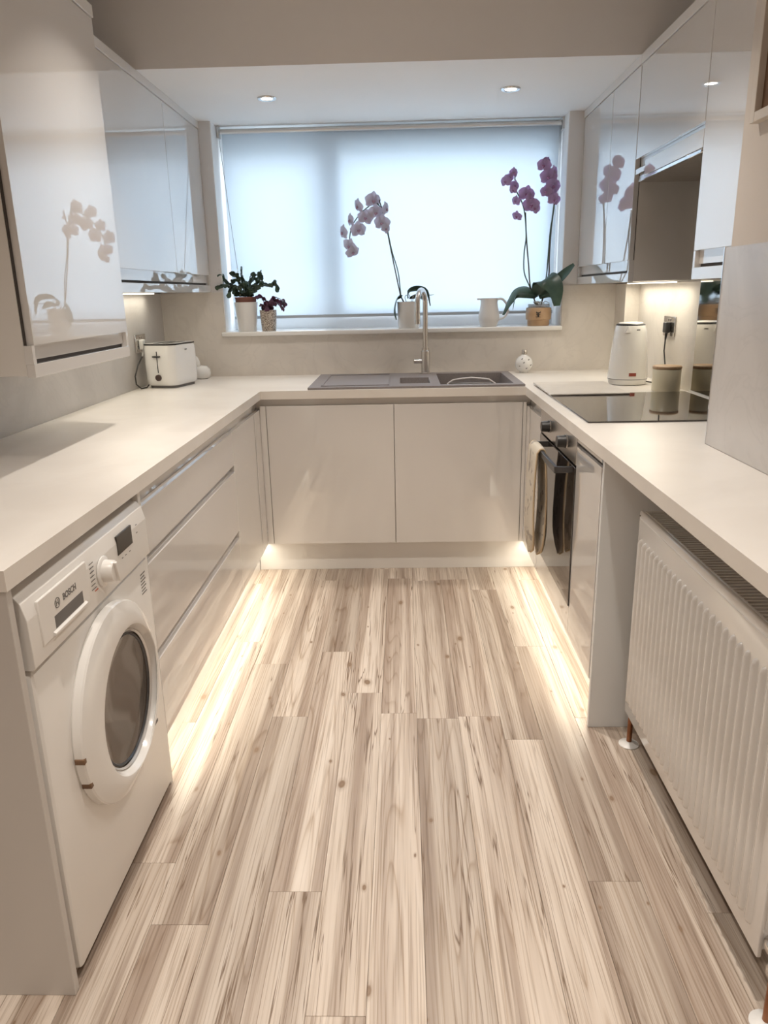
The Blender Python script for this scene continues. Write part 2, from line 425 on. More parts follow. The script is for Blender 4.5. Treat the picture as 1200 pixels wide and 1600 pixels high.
# ------------------------------------------------------------------ dimensions
ZW = .91; ZT = .872                 # worktop top and underside
XL, XR = -.6226, .6118              # worktop front edges, left and right run
XDL, XDR = -.634, .622              # door faces
YB = .70                            # back wall
XWL, XWR = -1.275, 1.27             # side walls
XN, YN = .914, -1.405               # nearer, thicker part of the right wall and where it starts
ZC, ZC2 = 2.20, 2.46                # lowered and main ceiling
YBK = -.23                          # face of the bulkhead between the two ceilings
WX0, WX1, WZ0 = -.928, .905, 1.15   # window opening
YREAR = -5.6
OUT = 1.03                          # outer face of the back wall

# ------------------------------------------------------------------ the setting
fl = B().box((XWL, YREAR, -.06), (XWR, YB, -.006)).build('floor', 'dark_gap', smooth=None); tag(fl, kind='structure')
LEN = 1.22
x = XWL; widths = []
while x < XN + .1:
    wd = R_.choice((.118, .124, .13, .136)); widths.append((x, wd)); x += wd
pm = {}
for x, wd in widths:
    y = YREAR - R_.random()*LEN*.9
    while y < .12:
        y0, y1 = max(y, YREAR), min(y + LEN, .14)
        y += LEN
        if y1 - y0 < .05: continue
        key = (round(wd, 3), round(y1 - y0, 3))
        if key not in pm:
            b = B().box((.0003, .0003, -.006), (wd - .0003, y1 - y0 - .0003, 0), .0006, 1)
            me = b.mesh('plank'); me.materials.append(M['floor_wood']); pm[key] = me
        ref('plank', pm[key], fl, (x, y0, 0))

def wall(name, lo, hi, m, **k):
    o = B().box(lo, hi).build(name, m, smooth=None); return tag(o, kind='structure')
wl = wall('wall_left', (XWL - .12, YREAR, 0), (XWL, YB, ZC2), 'paint_greige')
B().box((XWL, -2.9, ZW), (XWL + .008, YB, 1.36), .0008, 1).build('splashback', 'stone_grey', wl)
wr = wall('wall_right', (XWR, YN, 0), (XWR + .12, YB, ZC2), 'paint_greige')
B().box((XWR - .008, -.312, ZW), (XWR, .508, 1.36), .0008, 1).build('splashback', 'stone', wr)
B().box((1.19, .508, ZW), (XWR - .0005, YB - .0005, 1.36), .0008, 1).build('corner_boxing', 'stone', wr)
wrn = wall('wall_right_near', (XN, YREAR, 0), (XWR + .12, YN, ZC2), 'paint_beige')
B().box((XN - .010, -2.75, ZW), (XN, -1.39, 1.438), .0012, 1).build('splashback', 'stone_grey', wrn)
B().box((XN - .0115, -1.3925, ZW), (XN, -1.389, 1.440)).build('edge_trim', 'chrome', wrn)
b = B()
b.box((XWL, YB, 0), (WX0, OUT, ZC + .06)); b.box((WX1, YB, 0), (XWR, OUT, ZC + .06)); b.box((WX0, YB, 0), (WX1, OUT, WZ0 - .02)); b.box((XWL, YB, ZC + .06), (XWR, OUT, ZC2))
wb = b.build('wall_back', 'paint_greige', smooth=None); tag(wb, kind='structure')
b = B()
b.box((XWL + .008, YB - .008, ZW), (WX0, YB, 1.36)); b.box((WX1, YB - .008, ZW), (1.19, YB, 1.36)); b.box((WX0, YB - .008, ZW), (WX1, YB, WZ0 - .024))
b.build('splashback', 'stone', wb, smooth=None)
b = B()
b.box((WX0, YB, WZ0), (WX0 + .004, OUT - .05, ZC)); b.box((WX1 - .004, YB, WZ0), (WX1, OUT - .05, ZC))
b.build('window_reveal', 'paint_white', wb, smooth=None)
wall('wall_rear', (XWL, YREAR - .1, 0), (XWR, YREAR, ZC2), 'paint_beige')
cl = wall('ceiling', (XWL, YREAR, ZC2), (XWR, YBK, ZC2 + .05), 'paint_white')
B().box((XWL, YBK + .002, ZC), (XWR, YB - .0003, ZC + .06)).build('lowered_ceiling', 'paint_white', cl, smooth=None)
B().box((WX0 + .0003, YB - .0003, ZC), (WX1 - .0003, OUT, ZC + .0595)).build('reveal_head', 'paint_white', cl, smooth=None)
B().box((XWL, YBK, ZC), (XWR, YBK + .0018, ZC2 - .0005)).build('bulkhead', 'paint_greige', cl, smooth=None)
# window sill
sl = B().box((WX0 - .018, YB - .026, WZ0 - .024), (WX1 + .004, OUT - .04, WZ0), .006, 3).build('window_sill', 'ceramic', None); tag(sl, kind='structure'); sl.name = 'trim_1'

# window: fixed light left, opening sash right, standing closer to the blind
win = bpy.data.objects.new('window_1', None); C.objects.link(win); win.location = (0, .92, WZ0); tag(win, kind='structure')
y0, y1 = .945, .99
b = B()
b.box((WX0 + .004, y0, WZ0), (-.885, y1, ZC)); b.box((.868, y0, WZ0), (WX1 - .004, y1, ZC)); b.box((-.885, y0, WZ0), (.868, y1, 1.215)); b.box((-.885, y0, 2.075), (.868, y1, ZC))
b.build('frame', 'upvc', win, smooth=None)
B().box((-.405, .940, 1.215), (-.30, y1, 2.075), .004, 2).build('mullion', 'upvc', win)
b = B(); ys = .893
b.box((-.318, ys, 1.215), (-.283, .935, 2.14)); b.box((.850, ys, 1.215), (.876, .935, 2.14)); b.box((-.283, ys, 1.215), (.846, .935, 1.245)); b.box((-.283, ys, 2.104), (.846, .935, 2.14))
b.build('opening_sash', 'upvc', win, smooth=None)
B().box((-.885, .965, 1.215), (-.405, .969, 2.075)).build('pane', 'window_glass', win, smooth=None)
B().box((-.283, .912, 1.245), (.850, .916, 2.104)).build('pane', 'window_glass', win, smooth=None)
# what lies outside: a pale garden wall and ground, behind the blind
gw = B().box((-6, 7.0, -1), (7, 7.3, 2.55)).build('garden_wall', 'garden_wall', None, smooth=None)
tag(gw, 'pale garden wall seen faintly through the blind', 'garden wall')
gp = B().box((-6, 1.05, -1.05), (7, 6.99, -1)).build('garden_paving', 'garden_wall', None, smooth=None)
tag(gp, 'pale paving outside below the window', 'paving')

# ------------------------------------------------------------------ downlights
def downlight(x, y, z, label, power, group, spread=100):
    t = thing('ceiling_downlight', label, 'downlight', (x, y, z), 0, group)
    B().lathe([(.0255, -.001), (.029, -.006), (.040, -.0075), (.044, -.004), (.0445, 0)], 36, (x, y, z), cap=False).build('bezel', 'chrome', t)
    B().lathe([(.026, -.0035), (.012, -.0048), (0, -.005)], 28, (x, y, z), cap=False).build('bulb_lens', 'bulb', t)
    area('downlight_lamp', (x, y, z - .010), .058, .058, power, WARM, (0, 0, 0), 'DISK', spread, t)
downlight(-.557, .266, ZC, 'recessed chrome downlight over the drainer end of the sink', P_WIN, 'downlights above the sink', 85)
downlight(.540, .222, ZC, 'recessed chrome downlight on the hob side above the sink', P_WIN, 'downlights above the sink', 85)
for i, (x, y) in enumerate(((-.42, -1.12), (.36, -1.12), (-.42, -2.55), (.36, -2.55), (-.42, -4.0), (.36, -4.0))):
    downlight(x, y, ZC2, ['main ceiling downlight above the tall left wall cabinet', 'main ceiling downlight above the extractor side', 'main ceiling downlight above the washing machine', 'main ceiling downlight above the radiator', 'added unseen downlight behind the camera on the left', 'added unseen downlight behind the camera on the right'][i], P_DOWN*(1.08 if y > -2 else .78 if y > -3 else 1.3), 'downlights of the main ceiling')  # rear pair is unseen, added to brighten the bulkhead and camera-facing fronts

# ------------------------------------------------------------------ worktop
SX0, SX1, SY0, SY1 = -.385, .597, .018, .592      # cut-out for the sink
wt = B().cells([XWL + .008, XL, SX0, SX1, XR, XN - .010, 1.19, XWR - .008], [-2.75, -2.36, YN + .012, -.0162, SY0, SY1, .508, YB - .008][:0] or sorted([-2.75, -2.36, YN + .012, -.0162, SY0, .508, SY1, YB - .008]),
    lambda cx, cy: (cy > -.0162 or (cx < XL and cy > -2.36) or cx > XR) and not (SX0 < cx < SX1 and SY0 < cy < SY1)
        and not (cx > XN - .010 and cy < YN + .012) and not (cx > 1.19 and cy > .508), ZT, ZW)
wto = wt.build('worktop', 'worktop', None, smooth=None)
tag(wto, 'pale stone effect worktop running in a U round the kitchen', 'worktop')
B().box((XWR - .016, -.99, ZW + .0003), (XWR - .0083, -.30, ZW + .010)).build('sealant_bead', 'white_plastic', wr, smooth=None)

# ------------------------------------------------------------------ base units
def door_x(b, xf, xb, y0, y1, z0, z1): b.box((xf, y0, z0), (xb, y1, z1), .0014, 2)

# sink unit, facing the camera
su = thing('sink_base_cabinet', 'gloss white base cabinet with two wide doors under the sink', 'cabinet', (0, .02, .15))
B().box((-.606, .022, .153), (.606, .56, .70)).build('carcass', 'carcass', su, smooth=None)
B().box((-.606, .0195, .70), (.606, .0215, ZT)).build('finger_channel', 'gloss_white', su, smooth=None)
HW = .6044
for s in (-1, 1):
    x0, x1 = (-HW + .001, -.0012) if s < 0 else (.0012, HW - .001)
    B().box((x0, 0, .153), (x1, .019, .8375), .0014, 2).build('door', 'gloss_white', su)
    
for s in (-1, 1):
    xa, xb = (XDL, -HW - .0012) if s < 0 else (HW + .0012, XDR)
    xc, xd = (XDL - .0190, xb) if s < 0 else (xa, XDR + .0190)
    B().box((xa, -.002, .153), (xb, .019, .8375), .001, 1).build('corner_post', 'gloss_white', su)
    B().box((xc, .0195, .8235), (xd, .0215, ZT)).build('post_top', 'gloss_white', su, smooth=None)

# left run: drawer unit
du = thing('drawer_unit', 'gloss white unit of three wide drawers beside the washing machine', 'drawer unit', (XDL, -1.14, .15))
YD0, YD1 = -1.668, -.601
b = B().box((-1.25, YD0, .153), (XDL - .022, YD1, .69)); b.build('carcass', 'carcass', du, smooth=None)
B().box((-1.25, YD0 - .019, .0), (XDL, YD0 - .001, ZT - .0003), .0008, 1).build('side_panel', 'panel_white', du)
B().box((XDL - .0215, YD0, .69), (XDL - .0195, YD1, ZT)).build('finger_channel', 'gloss_white', du, smooth=None)
for z0, z1 in ((.690, .823), (.415, .664), (.153, .386)):
    d = B().box((XDL - .019, YD0, z0), (XDL, YD1, z1), .0014, 2).build('drawer_front', 'gloss_white', du)
    B().prism([(XDL - .019, z1 - .001), (XDL - .0015, z1 - .001), (XDL - .001, z1 + .0006), (XDL - .012, z1 + .001), (XDL - .019, z1 + .005)], YD0, YD1 - .001, 'y').build('grip_edge', 'gloss_white', d, smooth=None)
for za, zb in ((.664, .690), (.386, .415)):
    B().box((XDL - .0215, YD0, za), (XDL - .0195, YD1, zb)).build('finger_channel', 'gloss_white', du, smooth=None)
# blank corner panel between the drawers and the sink unit
cp = thing('corner_cabinet', 'plain gloss white corner panel between the drawers and sink doors', 'cabinet', (XDL, -.36, .15))
B().box((-1.25, YD1 + .001, .153), (XDL - .020, .02, .83)).build('carcass', 'carcass', cp, smooth=None)
B().box((XDL - .019, YD1 + .0006, .153), (XDL, -.132, .823), .0008, 1).build('panel', 'gloss_white', cp)
B().box((XDL - .019, -.1305, .153), (XDL, -.0032, .823), .0014, 2).build('corner_post', 'gloss_white', cp)
B().box((XDL - .0225, YD1 + .001, .823), (XDL - .0195, .0215, ZT)).build('finger_channel', 'gloss_white', cp, smooth=None)

# plinths with strip lights tucked under the fronts
def plinth(lo, hi, label):
    o = B().box(lo, hi, .001, 1).build('plinth', 'gloss_white', None); return tag(o, label, 'plinth', 'plinths of the base units')
plinth((-.6915, .0485, 0), (.6935, .066, .150), 'white plinth below the two sink doors')
p1 = plinth((-.709, YD0, 0), (-.6925, .0475, .150), 'white plinth below the drawers, lit by a strip light')
p2 = plinth((.694, -1.372, 0), (.712, .0475, .150), 'white plinth below the oven, lit by a strip light')
def strip(name, lo, hi, power, parent, col=LED, spread=170):
    B().box(lo, (hi[0], hi[1], hi[2])).build('light_strip', 'led', parent, smooth=None)
    cxyz = [(a + c)/2 for a, c in zip(lo, hi)]
    area(name, (cxyz[0], cxyz[1], lo[2] - .002), hi[0] - lo[0], hi[1] - lo[1], power, col, (0, 0, 0), 'RECTANGLE', spread, parent)
strip('plinth_light', (-.660, YD0 + .02, .1475), (-.648, .03, .1525), P_PLINTH, p1)
strip('plinth_light', (.636, -1.36, .1475), (.648, .03, .1525), P_PLINTH*.9, p2)

# right run: narrow cabinet, oven, cabinet, end panel
def right_cab(name, label, y0, y1, posts=None):
    t = thing(name, label, 'cabinet', (XDR, (y0 + y1)/2, .15))
    B().box((XDR + .020, y0, .153), (1.2, y1, .80)).build('carcass', 'carcass', t, smooth=None)
    B().box((XDR + .0205, y0, .80), (XDR + .0225, y1, ZT)).build('finger_channel', 'gloss_white', t, smooth=None)
    return t
t = right_cab('base_cabinet', 'narrow gloss white cabinet between the sink doors and oven', -.386, .02)
B().box((XDR, -.086, .153), (XDR + .019, -.0032, .823), .0014, 2).build('corner_post', 'gloss_white', t)
B().box((XDR, -.374, .153), (XDR + .019, -.088, .823), .0014, 2).build('door', 'gloss_white', t)
B().box((XDR, -.3855, .153), (XDR + .019, -.376, ZT), .0008, 1).build('side_edge', 'panel_white', t)
OY0, OY1 = -1.047, -.388
t = right_cab('base_cabinet', 'gloss white cabinet with slot grip between oven and radiator', -1.384, OY0 - .001)
B().box((XDR, -1.366, .153), (XDR + .019, OY0 - .002, .838), .0014, 2).build('door', 'gloss_white', t)
B().box((XDR + .010, -1.366, .840), (XDR + .014, OY0 - .002, .852)).build('slot_grip', 'dark_gap', t, smooth=None)
B().box((XDR, -1.366, .853), (XDR + .019, OY0 - .002, ZT - .0005), .0005, 1).build('top_rail', 'gloss_white', t)
ep = B().box((XDR - .002, -1.402, 0), (XN - .001, -1.3855, ZT - .0005), .001, 1).build('end_panel', 'panel_sheen_tint', None)
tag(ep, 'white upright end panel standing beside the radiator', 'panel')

ov = thing('built_in_oven', 'built-in electric oven with steel fascia, black glass door and mitt on rail', 'oven', (XDR, -.71, .153))
B().box((XDR + .022, OY0, .153), (1.18, OY1, .866)).build('body', 'dark_metal', ov, smooth=None)
B().box((XDR - .002, OY0, .772), (XDR + .022, OY1, .866), .001, 1).build('fascia', 'brushed_steel', ov)
B().box((XDR - .004, OY0 + .001, .262), (XDR + .022, OY1 - .001, .764), .002, 2).build('door_glass', 'black_glass', ov)
B().box((XDR, OY0, .153), (XDR + .022, OY1, .258), .001, 1).build('lower_panel', 'gloss_white', ov)
HX, HZ, HY0, HY1 = .560, .752, -1.022, -.565
hd = B().box((HX - .006, HY0, HZ - .012), (HX + .006, HY1, HZ + .012), .002, 2).build('handle', 'dark_metal', ov)
for y in (HY0, HY1 - .012):
    B().box((HX + .0, y, HZ - .011), (XDR - .003, y + .012, HZ + .011), .002, 2).build('bracket', 'dark_metal', hd)
for y in (-.572, -.880):
    k = B().lathe([(.0235, 0), (.0235, .005), (.0215, .007), (.0205, .030), (.0195, .032), (0, .032)], 28, M=face_nx(XDR - .0025, y, .822)).build('knob', 'black_plastic', ov)
    B().lathe([(.0265, 0), (.0265, .0015), (.0235, .0025)], 28, M=face_nx(XDR - .0022, y, .822)).build('knob_ring', 'chrome', k)

# oven mitt draped over the rail
om = thing('oven_mitt', 'off white padded double oven mitt hanging over the oven rail', 'oven mitt', (HX, -.66, HZ))
def mitt():
    path = []
    for i in range(15):
        z = .335 + i*(.752 - .335)/14; path.append((HX - .013 - .010*math.sin(math.pi*i/14*.9), z))
    for i in range(1, 8):
        a = math.pi*i/8; path.append((HX - .013*math.cos(a), .752 + .016*math.sin(a)))
    for i in range(15):
        z = .752 - i*(.752 - .325)/14; path.append((HX + .013 + .012*math.sin(math.pi*i/14), z))
    n = len(path); L_ = [0]
    for a, c in zip(path, path[1:]): L_.append(L_[-1] + math.hypot(c[0]-a[0], c[1]-a[1]))
    T = L_[-1]; nv = 13; yc = -.668
    V, Fc, edge = [], [], []
    tops, bots = [], []
    for i, (px_, pz_) in enumerate(path):
        s = L_[i]/T; e = min(s, 1-s)*T
        hw = .085*min(1.0, math.sqrt(max(0.0, 1 - (1 - min(1, e/.085))**2)) + .02)
        a = path[max(i-1, 0)]; c = path[min(i+1, n-1)]
        dx, dz = c[0]-a[0], c[1]-a[1]; l = math.hypot(dx, dz); nx, nz = -dz/l, dx/l
        pod = max(0, 1 - abs(e - .10)/.17)
        th = .004 + .009*pod
        rt, rb = [], []
        for k in range(nv):
            u = -1 + 2*k/(nv-1); y = yc + u*hw; q = th*math.sqrt(max(0, 1 - u**4)) + .0025
            rt.append((px_ + nx*q, y, pz_ + nz*q)); rb.append((px_ - nx*q*.55, y, pz_ - nz*q*.55))
        tops.append(rt); bots.append(rb)
        edge.append(((px_, yc - hw, pz_), (px_, yc + hw, pz_)))
    for r in tops: V += r
    o2 = len(V)
    for r in bots: V += r
    for i in range(n-1):
        for k in range(nv-1):
            a = i*nv + k; Fc.append((a, a+1, a+nv+1, a+nv)); Fc.append((o2+a, o2+a+nv, o2+a+nv+1, o2+a+1))
        a = i*nv; Fc.append((a, a+nv, o2+a+nv, o2+a)); a = i*nv+nv-1; Fc.append((a, o2+a, o2+a+nv, a+nv))
    Fc.append(tuple(range(nv)) + tuple(o2 + k for k in range(nv-1, -1, -1)))
    e0 = (n-1)*nv; Fc.append(tuple(e0+k for k in range(nv-1, -1, -1)) + tuple(o2+e0+k for k in range(nv)))
    bb = B().poly(V, Fc); bmesh.ops.recalc_face_normals(bb.bm, faces=bb.bm.faces[:])
    bb.build('cloth', 'mitt_cloth', om, smooth=60)
    for k in (0, 1): B().tube([e[k] for e in edge], .0042, 6).build('piping', 'tan_trim', om)
mitt()

# ------------------------------------------------------------------ washing machine
wm = thing('washing_machine', 'white front-loading washing machine under the left worktop', 'washing machine', (-.93, -2.01, 0))
WY0, WY1, WX = -2.322, -1.692, -.624
B().box((-1.20, WY0, .022), (WX, WY1, .700), .012, 3).build('body', 'wm_white', wm)
prof = [(-1.20, .703), (WX + .002, .703), (WX + .007, .708), (WX + .006, .80), (WX - .002, .832), (WX - .012, .845), (WX - .03, .850), (-1.20, .850)]
B().prism(prof, WY0, WY1, 'y', .0015).build('control_panel', 'wm_white', wm)
for x in (-1.15, -.69):
    for y in (WY0 + .05, WY1 - .05): B().lathe([(.020, 0), (.020, .012), (.012, .014), (.012, .024)], 16, (x, y, 0)).build('foot', 'black_plastic', wm)
FX = WX + .007
# detergent drawer
dd = B().box((FX - .004, -2.285, .733), (FX + .0025, -2.072, .822), .002, 2).build('detergent_drawer', 'wm_white', wm)
B().box((FX - .002, -2.232, .745), (FX + .0029, -2.105, .770)).build('grip_recess', 'print_grey', dd, smooth=None)
B().prism([(FX + .001, .7445), (FX + .0075, .741), (FX + .0075, .737), (FX + .001, .735)], -2.245, -2.095, 'y').build('grip_lip', 'wm_white', dd, smooth=None)
text_obj('maker_name', 'BOSCH', .0185, 'print_grey', dd, face_px(FX + .0026, -2.160, .7905), bold=.0005)
b = B(); b.lathe([(.0105, 0), (.0105, .0008), (.0090, .0008), (.0090, 0)], 24, M=face_px(FX + .0024, -2.214, .7905), cap=False)
for s in (-1, 1): b.box((-.0008, -.0055, 0), (.0008, .0055, .0008), M=face_px(FX + .0024, -2.214 + s*.0042, .7905))
b.box((-.0042, -.0007, 0), (.0042, .0007, .0008), M=face_px(FX + .0024, -2.214, .7905))
b.build('maker_emblem', 'print_grey', dd)
# programme knob
kn = B().lathe([(.034, 0), (.034, .003), (.0315, .005)], 36, M=face_px(FX, -1.988, .768)).build('knob_base', 'wm_door', wm)
B().lathe([(.0255, 0), (.0245, .020), (.0225, .024), (0, .025)], 32, M=face_px(FX + .004, -1.988, .768)).build('knob', 'wm_white', kn)
B().box((-.0045, -.0235, .022), (.0045, .0235, .031), .002, 2, M=face_px(FX + .004, -1.988, .768) @ Matrix.Rotation(.25, 4, 'Z')).build('grip_bar', 'wm_white', kn)
b = B()
for i in range(7): b.box((-.014, -.0009, 0), (R_.uniform(.002, .010), .0009, .0004), M=face_px(FX, -2.040, .806 - i*.0095))
b.build('programme_print', 'print_grey', wm, smooth=None)
B().box((-.010, -.0012, 0), (.006, .0012, .0004), M=face_px(FX, -2.030, .742)).build('programme_mark', 'print_red', wm, smooth=None)
for y, z in ((-1.872, .757), (-1.850, .757), (-1.823, .757), (-1.765, .805), (-1.765, .785)):
    B().box((-.004, -.0012, 0), (.004, .0012, .0004), M=face_px(FX, y, z)).build('button_mark', 'print_grey', wm, smooth=None)
B().box((FX - .004, -1.895, .770), (FX + .0008, -1.800, .816), .0006, 1).build('display', 'display', wm)
b = B()
for i in range(7): b.box((-.017, -.0016, 0), (.017 - (.006 if i % 2 else 0), .0016, .0004), M=face_px(WX, -1.742, .668 - i*.0085))
b.build('capacity_sticker', 'print_grey', wm, smooth=None)
# porthole door
DY, DZ, GY, GZ = -2.003, .462, -1.962, .440      # centre of the ring and, off-centre, of the glass
def eccentric(prof, n=72):
    """rings of (radius, height, t) around a centre sliding from ring centre (t=0) to glass centre (t=1)"""
    V, F = [], []
    for r, h, t in prof:
        cy, cz = DY + (GY - DY)*t, DZ + (GZ - DZ)*t
        for i in range(n):
            a = 2*math.pi*i/n; V.append((WX + h, cy + r*math.cos(a), cz + r*math.sin(a)))
    for k in range(len(prof)-1):
        for i in range(n): F.append((k*n+i, k*n+(i+1) % n, (k+1)*n+(i+1) % n, (k+1)*n+i))
    return V, F
dr = B().poly(*eccentric([(.223, 0, 0), (.226, .004, 0), (.226, .019, 0), (.223, .0225, 0), (.218, .024, .02), (.202, .030, .12), (.180, .032, .78), (.174, .031, .92), (.169, .024, 1), (.160, .008, 1)])).build('door_ring', 'wm_door', wm, smooth=24)
Md = face_px(WX, GY, GZ)
B().lathe([(.163, .0125), (.160, .0165), (.156, .012)], 72, M=Md, cap=False).build('inner_trim', 'rail_alu', dr)
B().lathe([(.160, .008), (.152, .0095), (.145, .0075), (.110, .0045), (.06, .003), (0, .0025)], 56, M=Md, cap=False).build('door_glass', 'smoked_glass', dr)
B().lathe([(.1530, .0100), (.1500, .0130), (.1470, .0085)], 56, M=Md, cap=False).build('door_gasket', 'dark_metal', dr)
for a in (183, 201):
    a_ = math.radians(a); B().box((-.013, -.006, .003), (.013, .006, .0235), .001, 1, M=face_px(WX, DY, DZ) @ Matrix.Translation((.2155*math.cos(a_), .2155*math.sin(a_), 0))).build('latch_notch', 'brown_box', dr)
B().box((-.012, -.004, 0), (.012, .004, .0008), M=face_px(WX, -1.768, .255)).build('filter_flap_mark', 'print_grey', wm, smooth=None)
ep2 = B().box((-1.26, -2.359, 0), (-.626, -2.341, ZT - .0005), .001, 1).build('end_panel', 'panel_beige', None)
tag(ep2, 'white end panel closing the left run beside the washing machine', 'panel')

# ------------------------------------------------------------------ wall units
def wall_unit(name, label, side, xf, xw, y0, y1, zb, doors, top=ZC - .035, drop=.087, cornice=True, ends=True, seg=None):
    """side -1: on the left wall, +1 on the right; xf door face, xw wall; doors: list of (ya,yb)"""
    t = thing(name, label, 'wall cabinet', (xf, (y0 + y1)/2, zb)); s = side
    d = drop
    B().box((xw - s*.001, y0 + .001, zb + .004), (xf + s*.0215, y1 - .001, top)).build('carcass', 'carcass', t, smooth=None)
    B().box((xf, y0, zb), (xf + s*.021, y1, zb + d*.42), .0008, 1).build('bottom_rail', 'gloss_white', t)
    B().box((xf + s*.0205, y0 + .002, zb + d*.42), (xf + s*.0212, y1 - .002, zb + d*.54)).build('shadow_gap', 'dark_gap', t, smooth=None)
    B().box((xf + s*.014, y0 + .018, zb + d*.54), (xf + s*.0205, y1 - .018, zb + d)).build('finger_channel', 'gloss_white', t, smooth=None)
    B().box((xf + s*.0195, y0 + .003, zb + d), (xf + s*.0212, y1 - .003, top - .001)).build('gap_shade', 'dark_gap', t, smooth=None)  # dark sheet behind the doors, painted shade for the seams
    for a, c in doors:
        B().box((xf, a + .0016, zb + d), (xf + s*.019, c - .0016, top - .002), .0010, 2).build('door', 'gloss_white', t)
    for ya, yb_ in ((y0, y0 + .017), (y1 - .017, y1)):
        B().box((xf + s*.0005, ya, zb + d*.42), (xf + s*.0212, yb_, zb + d - .0005), .0005, 1).build('side_stile', 'gloss_white', t)
    if cornice: B().box((xf - s*.004, y0, top), (xw - s*.001, y1, ZC - .0008), .001, 1).build('cornice', 'panel_white', t)
    return t
XLU, XRU, XLN = -.990, .980, -.890
t = wall_unit('wall_cabinet', 'gloss white wall cabinet left of the window, reflecting the blind', -1, XLU, XWL, -.913, YB - .001, 1.361, [(-.912, .094), (.094, .698)])
strip('cabinet_light', (-1.225, -.88, 1.356), (-1.213, .42, 1.3605), P_UNDER*.9, t)
t = wall_unit('wall_cabinet', 'tall near wall cabinet on the left with a deep gloss door', -1, XLN, XWL, -1.603, -.9135, 1.151, [(-1.603 + .012, -.9145)], drop=.080)
t = wall_unit('wall_cabinet', 'gloss white wall cabinet right of the window reflecting purple orchids', 1, XRU, XWR, -.247, YB - .001, 1.362, [(.155, .697), (-.243, .155)])
strip('cabinet_light', (1.175, -.235, 1.357), (1.187, .44, 1.3615), P_UNDER, t)
t = wall_unit('wall_cabinet', 'gloss white wall cabinet between the extractor and near right wall', 1, XRU, XWR, YN + .0015, -.957, 1.362, [(YN + .0025, -.957)])
# extractor unit
HY0_, HY1_ = -.9555, -.2485
ex = thing('extractor_cabinet', 'gloss white cabinet holding a slim extractor above the hob', 'extractor', (XRU, -.6, 1.74))
B().box((XRU + .0215, HY0_, 1.765), (XWR - .001, HY1_, ZC - .035)).build('carcass', 'carcass', ex, smooth=None)
B().box((XRU, HY0_ + .001, 1.826), (XRU + .019, HY1_ - .001, ZC - .037), .0014, 2).build('door', 'gloss_white', ex)
B().box((XRU + .0195, HY0_ + .003, 1.800), (XRU + .0213, HY1_ - .003, 1.826)).build('finger_channel', 'rail_alu', ex, smooth=None)
B().box((XRU, HY0_ + .001, 1.752), (XRU + .019, -.372, 1.806), .0012, 2).build('slide_front', 'gloss_white', ex)
B().box((XRU + .001, -.371, 1.770), (XRU + .019, HY1_ - .001, 1.790), .001, 1).build('side_rail', 'gloss_white', ex)
B().box((XRU - .003, HY0_ + .001, 1.738), (XRU + .012, -.372, 1.7505), .003, 2).build('chrome_edge', 'chrome', ex)
B().box((XRU + .013, HY0_ + .004, 1.742), (XWR - .010, HY1_ - .006, 1.764), .001, 1).build('filter_plate', 'brushed_steel', ex)
B().lathe([(.012, 0), (.012, -.004), (0, -.005)], 16, (1.10, -.80, 1.742)).build('lamp_cover', 'dark_metal', ex)
B().box((XRU - .004, HY0_, ZC - .035), (XWR - .001, HY1_, ZC - .0008), .001, 1).build('cornice', 'panel_white', ex)
# polished splashback behind the hob
sp = B().box((XWR - .015, -.985, ZW + .011), (XWR - .0085, -.314, 1.737), .001, 1).build('hob_splashback', 'chrome', None)
M['mirror_glass'] = mat('mirror_glass', (.52, .50, .47), .05, metal=1); sp.data.materials[0] = M['mirror_glass']
tag(sp, 'polished mirror-like splashback on the wall behind the hob', 'splashback')

# ------------------------------------------------------------------ roller blind
rb = thing('roller_blind', 'white translucent roller blind pulled down over the window', 'blind', (0, .79, 2.16))
BX0, BX1, BY = -.908, .890, .838
B().tube([(BX0, BY, 2.175), (BX1, BY, 2.175)], .0125, 24).build('roller', 'rail_alu', rb)
B().box((BX0 + .006, BY + .0165, 1.222), (BX1 - .006, BY + .0172, 2.172)).build('fabric', 'blind_fabric', rb, smooth=None)
B().box((BX0 + .004, BY + .012, 1.212), (BX1 - .004, BY + .022, 1.2285), .003, 2).build('bottom_bar', 'bar_grey', rb)
for x0, x1 in ((BX0 - .014, BX0 - .002), (BX1 + .002, BX1 + .012)):
    B().box((x0, BY - .024, 2.142), (x1, BY + .024, ZC - .001), .002, 2).build('bracket', 'rail_alu', rb)
ch0 = Vector((BX0 - .004, BY - .02, 2.150)); ch1 = at(371, 420, .735); ch2 = at(376, 469, .722)
B().tube([ch0, ch0.lerp(ch1, .5) + Vector((0, -.004, -.006)), ch1], .0013, 6).build('pull_cord', 'print_grey', rb)
b = B()
for i in range(13): b.ball(ch1.lerp(ch2, i/12), .0034, 8, 6)
b.build('bead_chain', 'cream', rb)
ch3 = at(379, 469, .722); b = B()
for i in range(8): b.ball(ch3.lerp(at(374.5, 435, .73), i/7), .0030, 8, 6)
b.build('bead_chain', 'cream', rb)

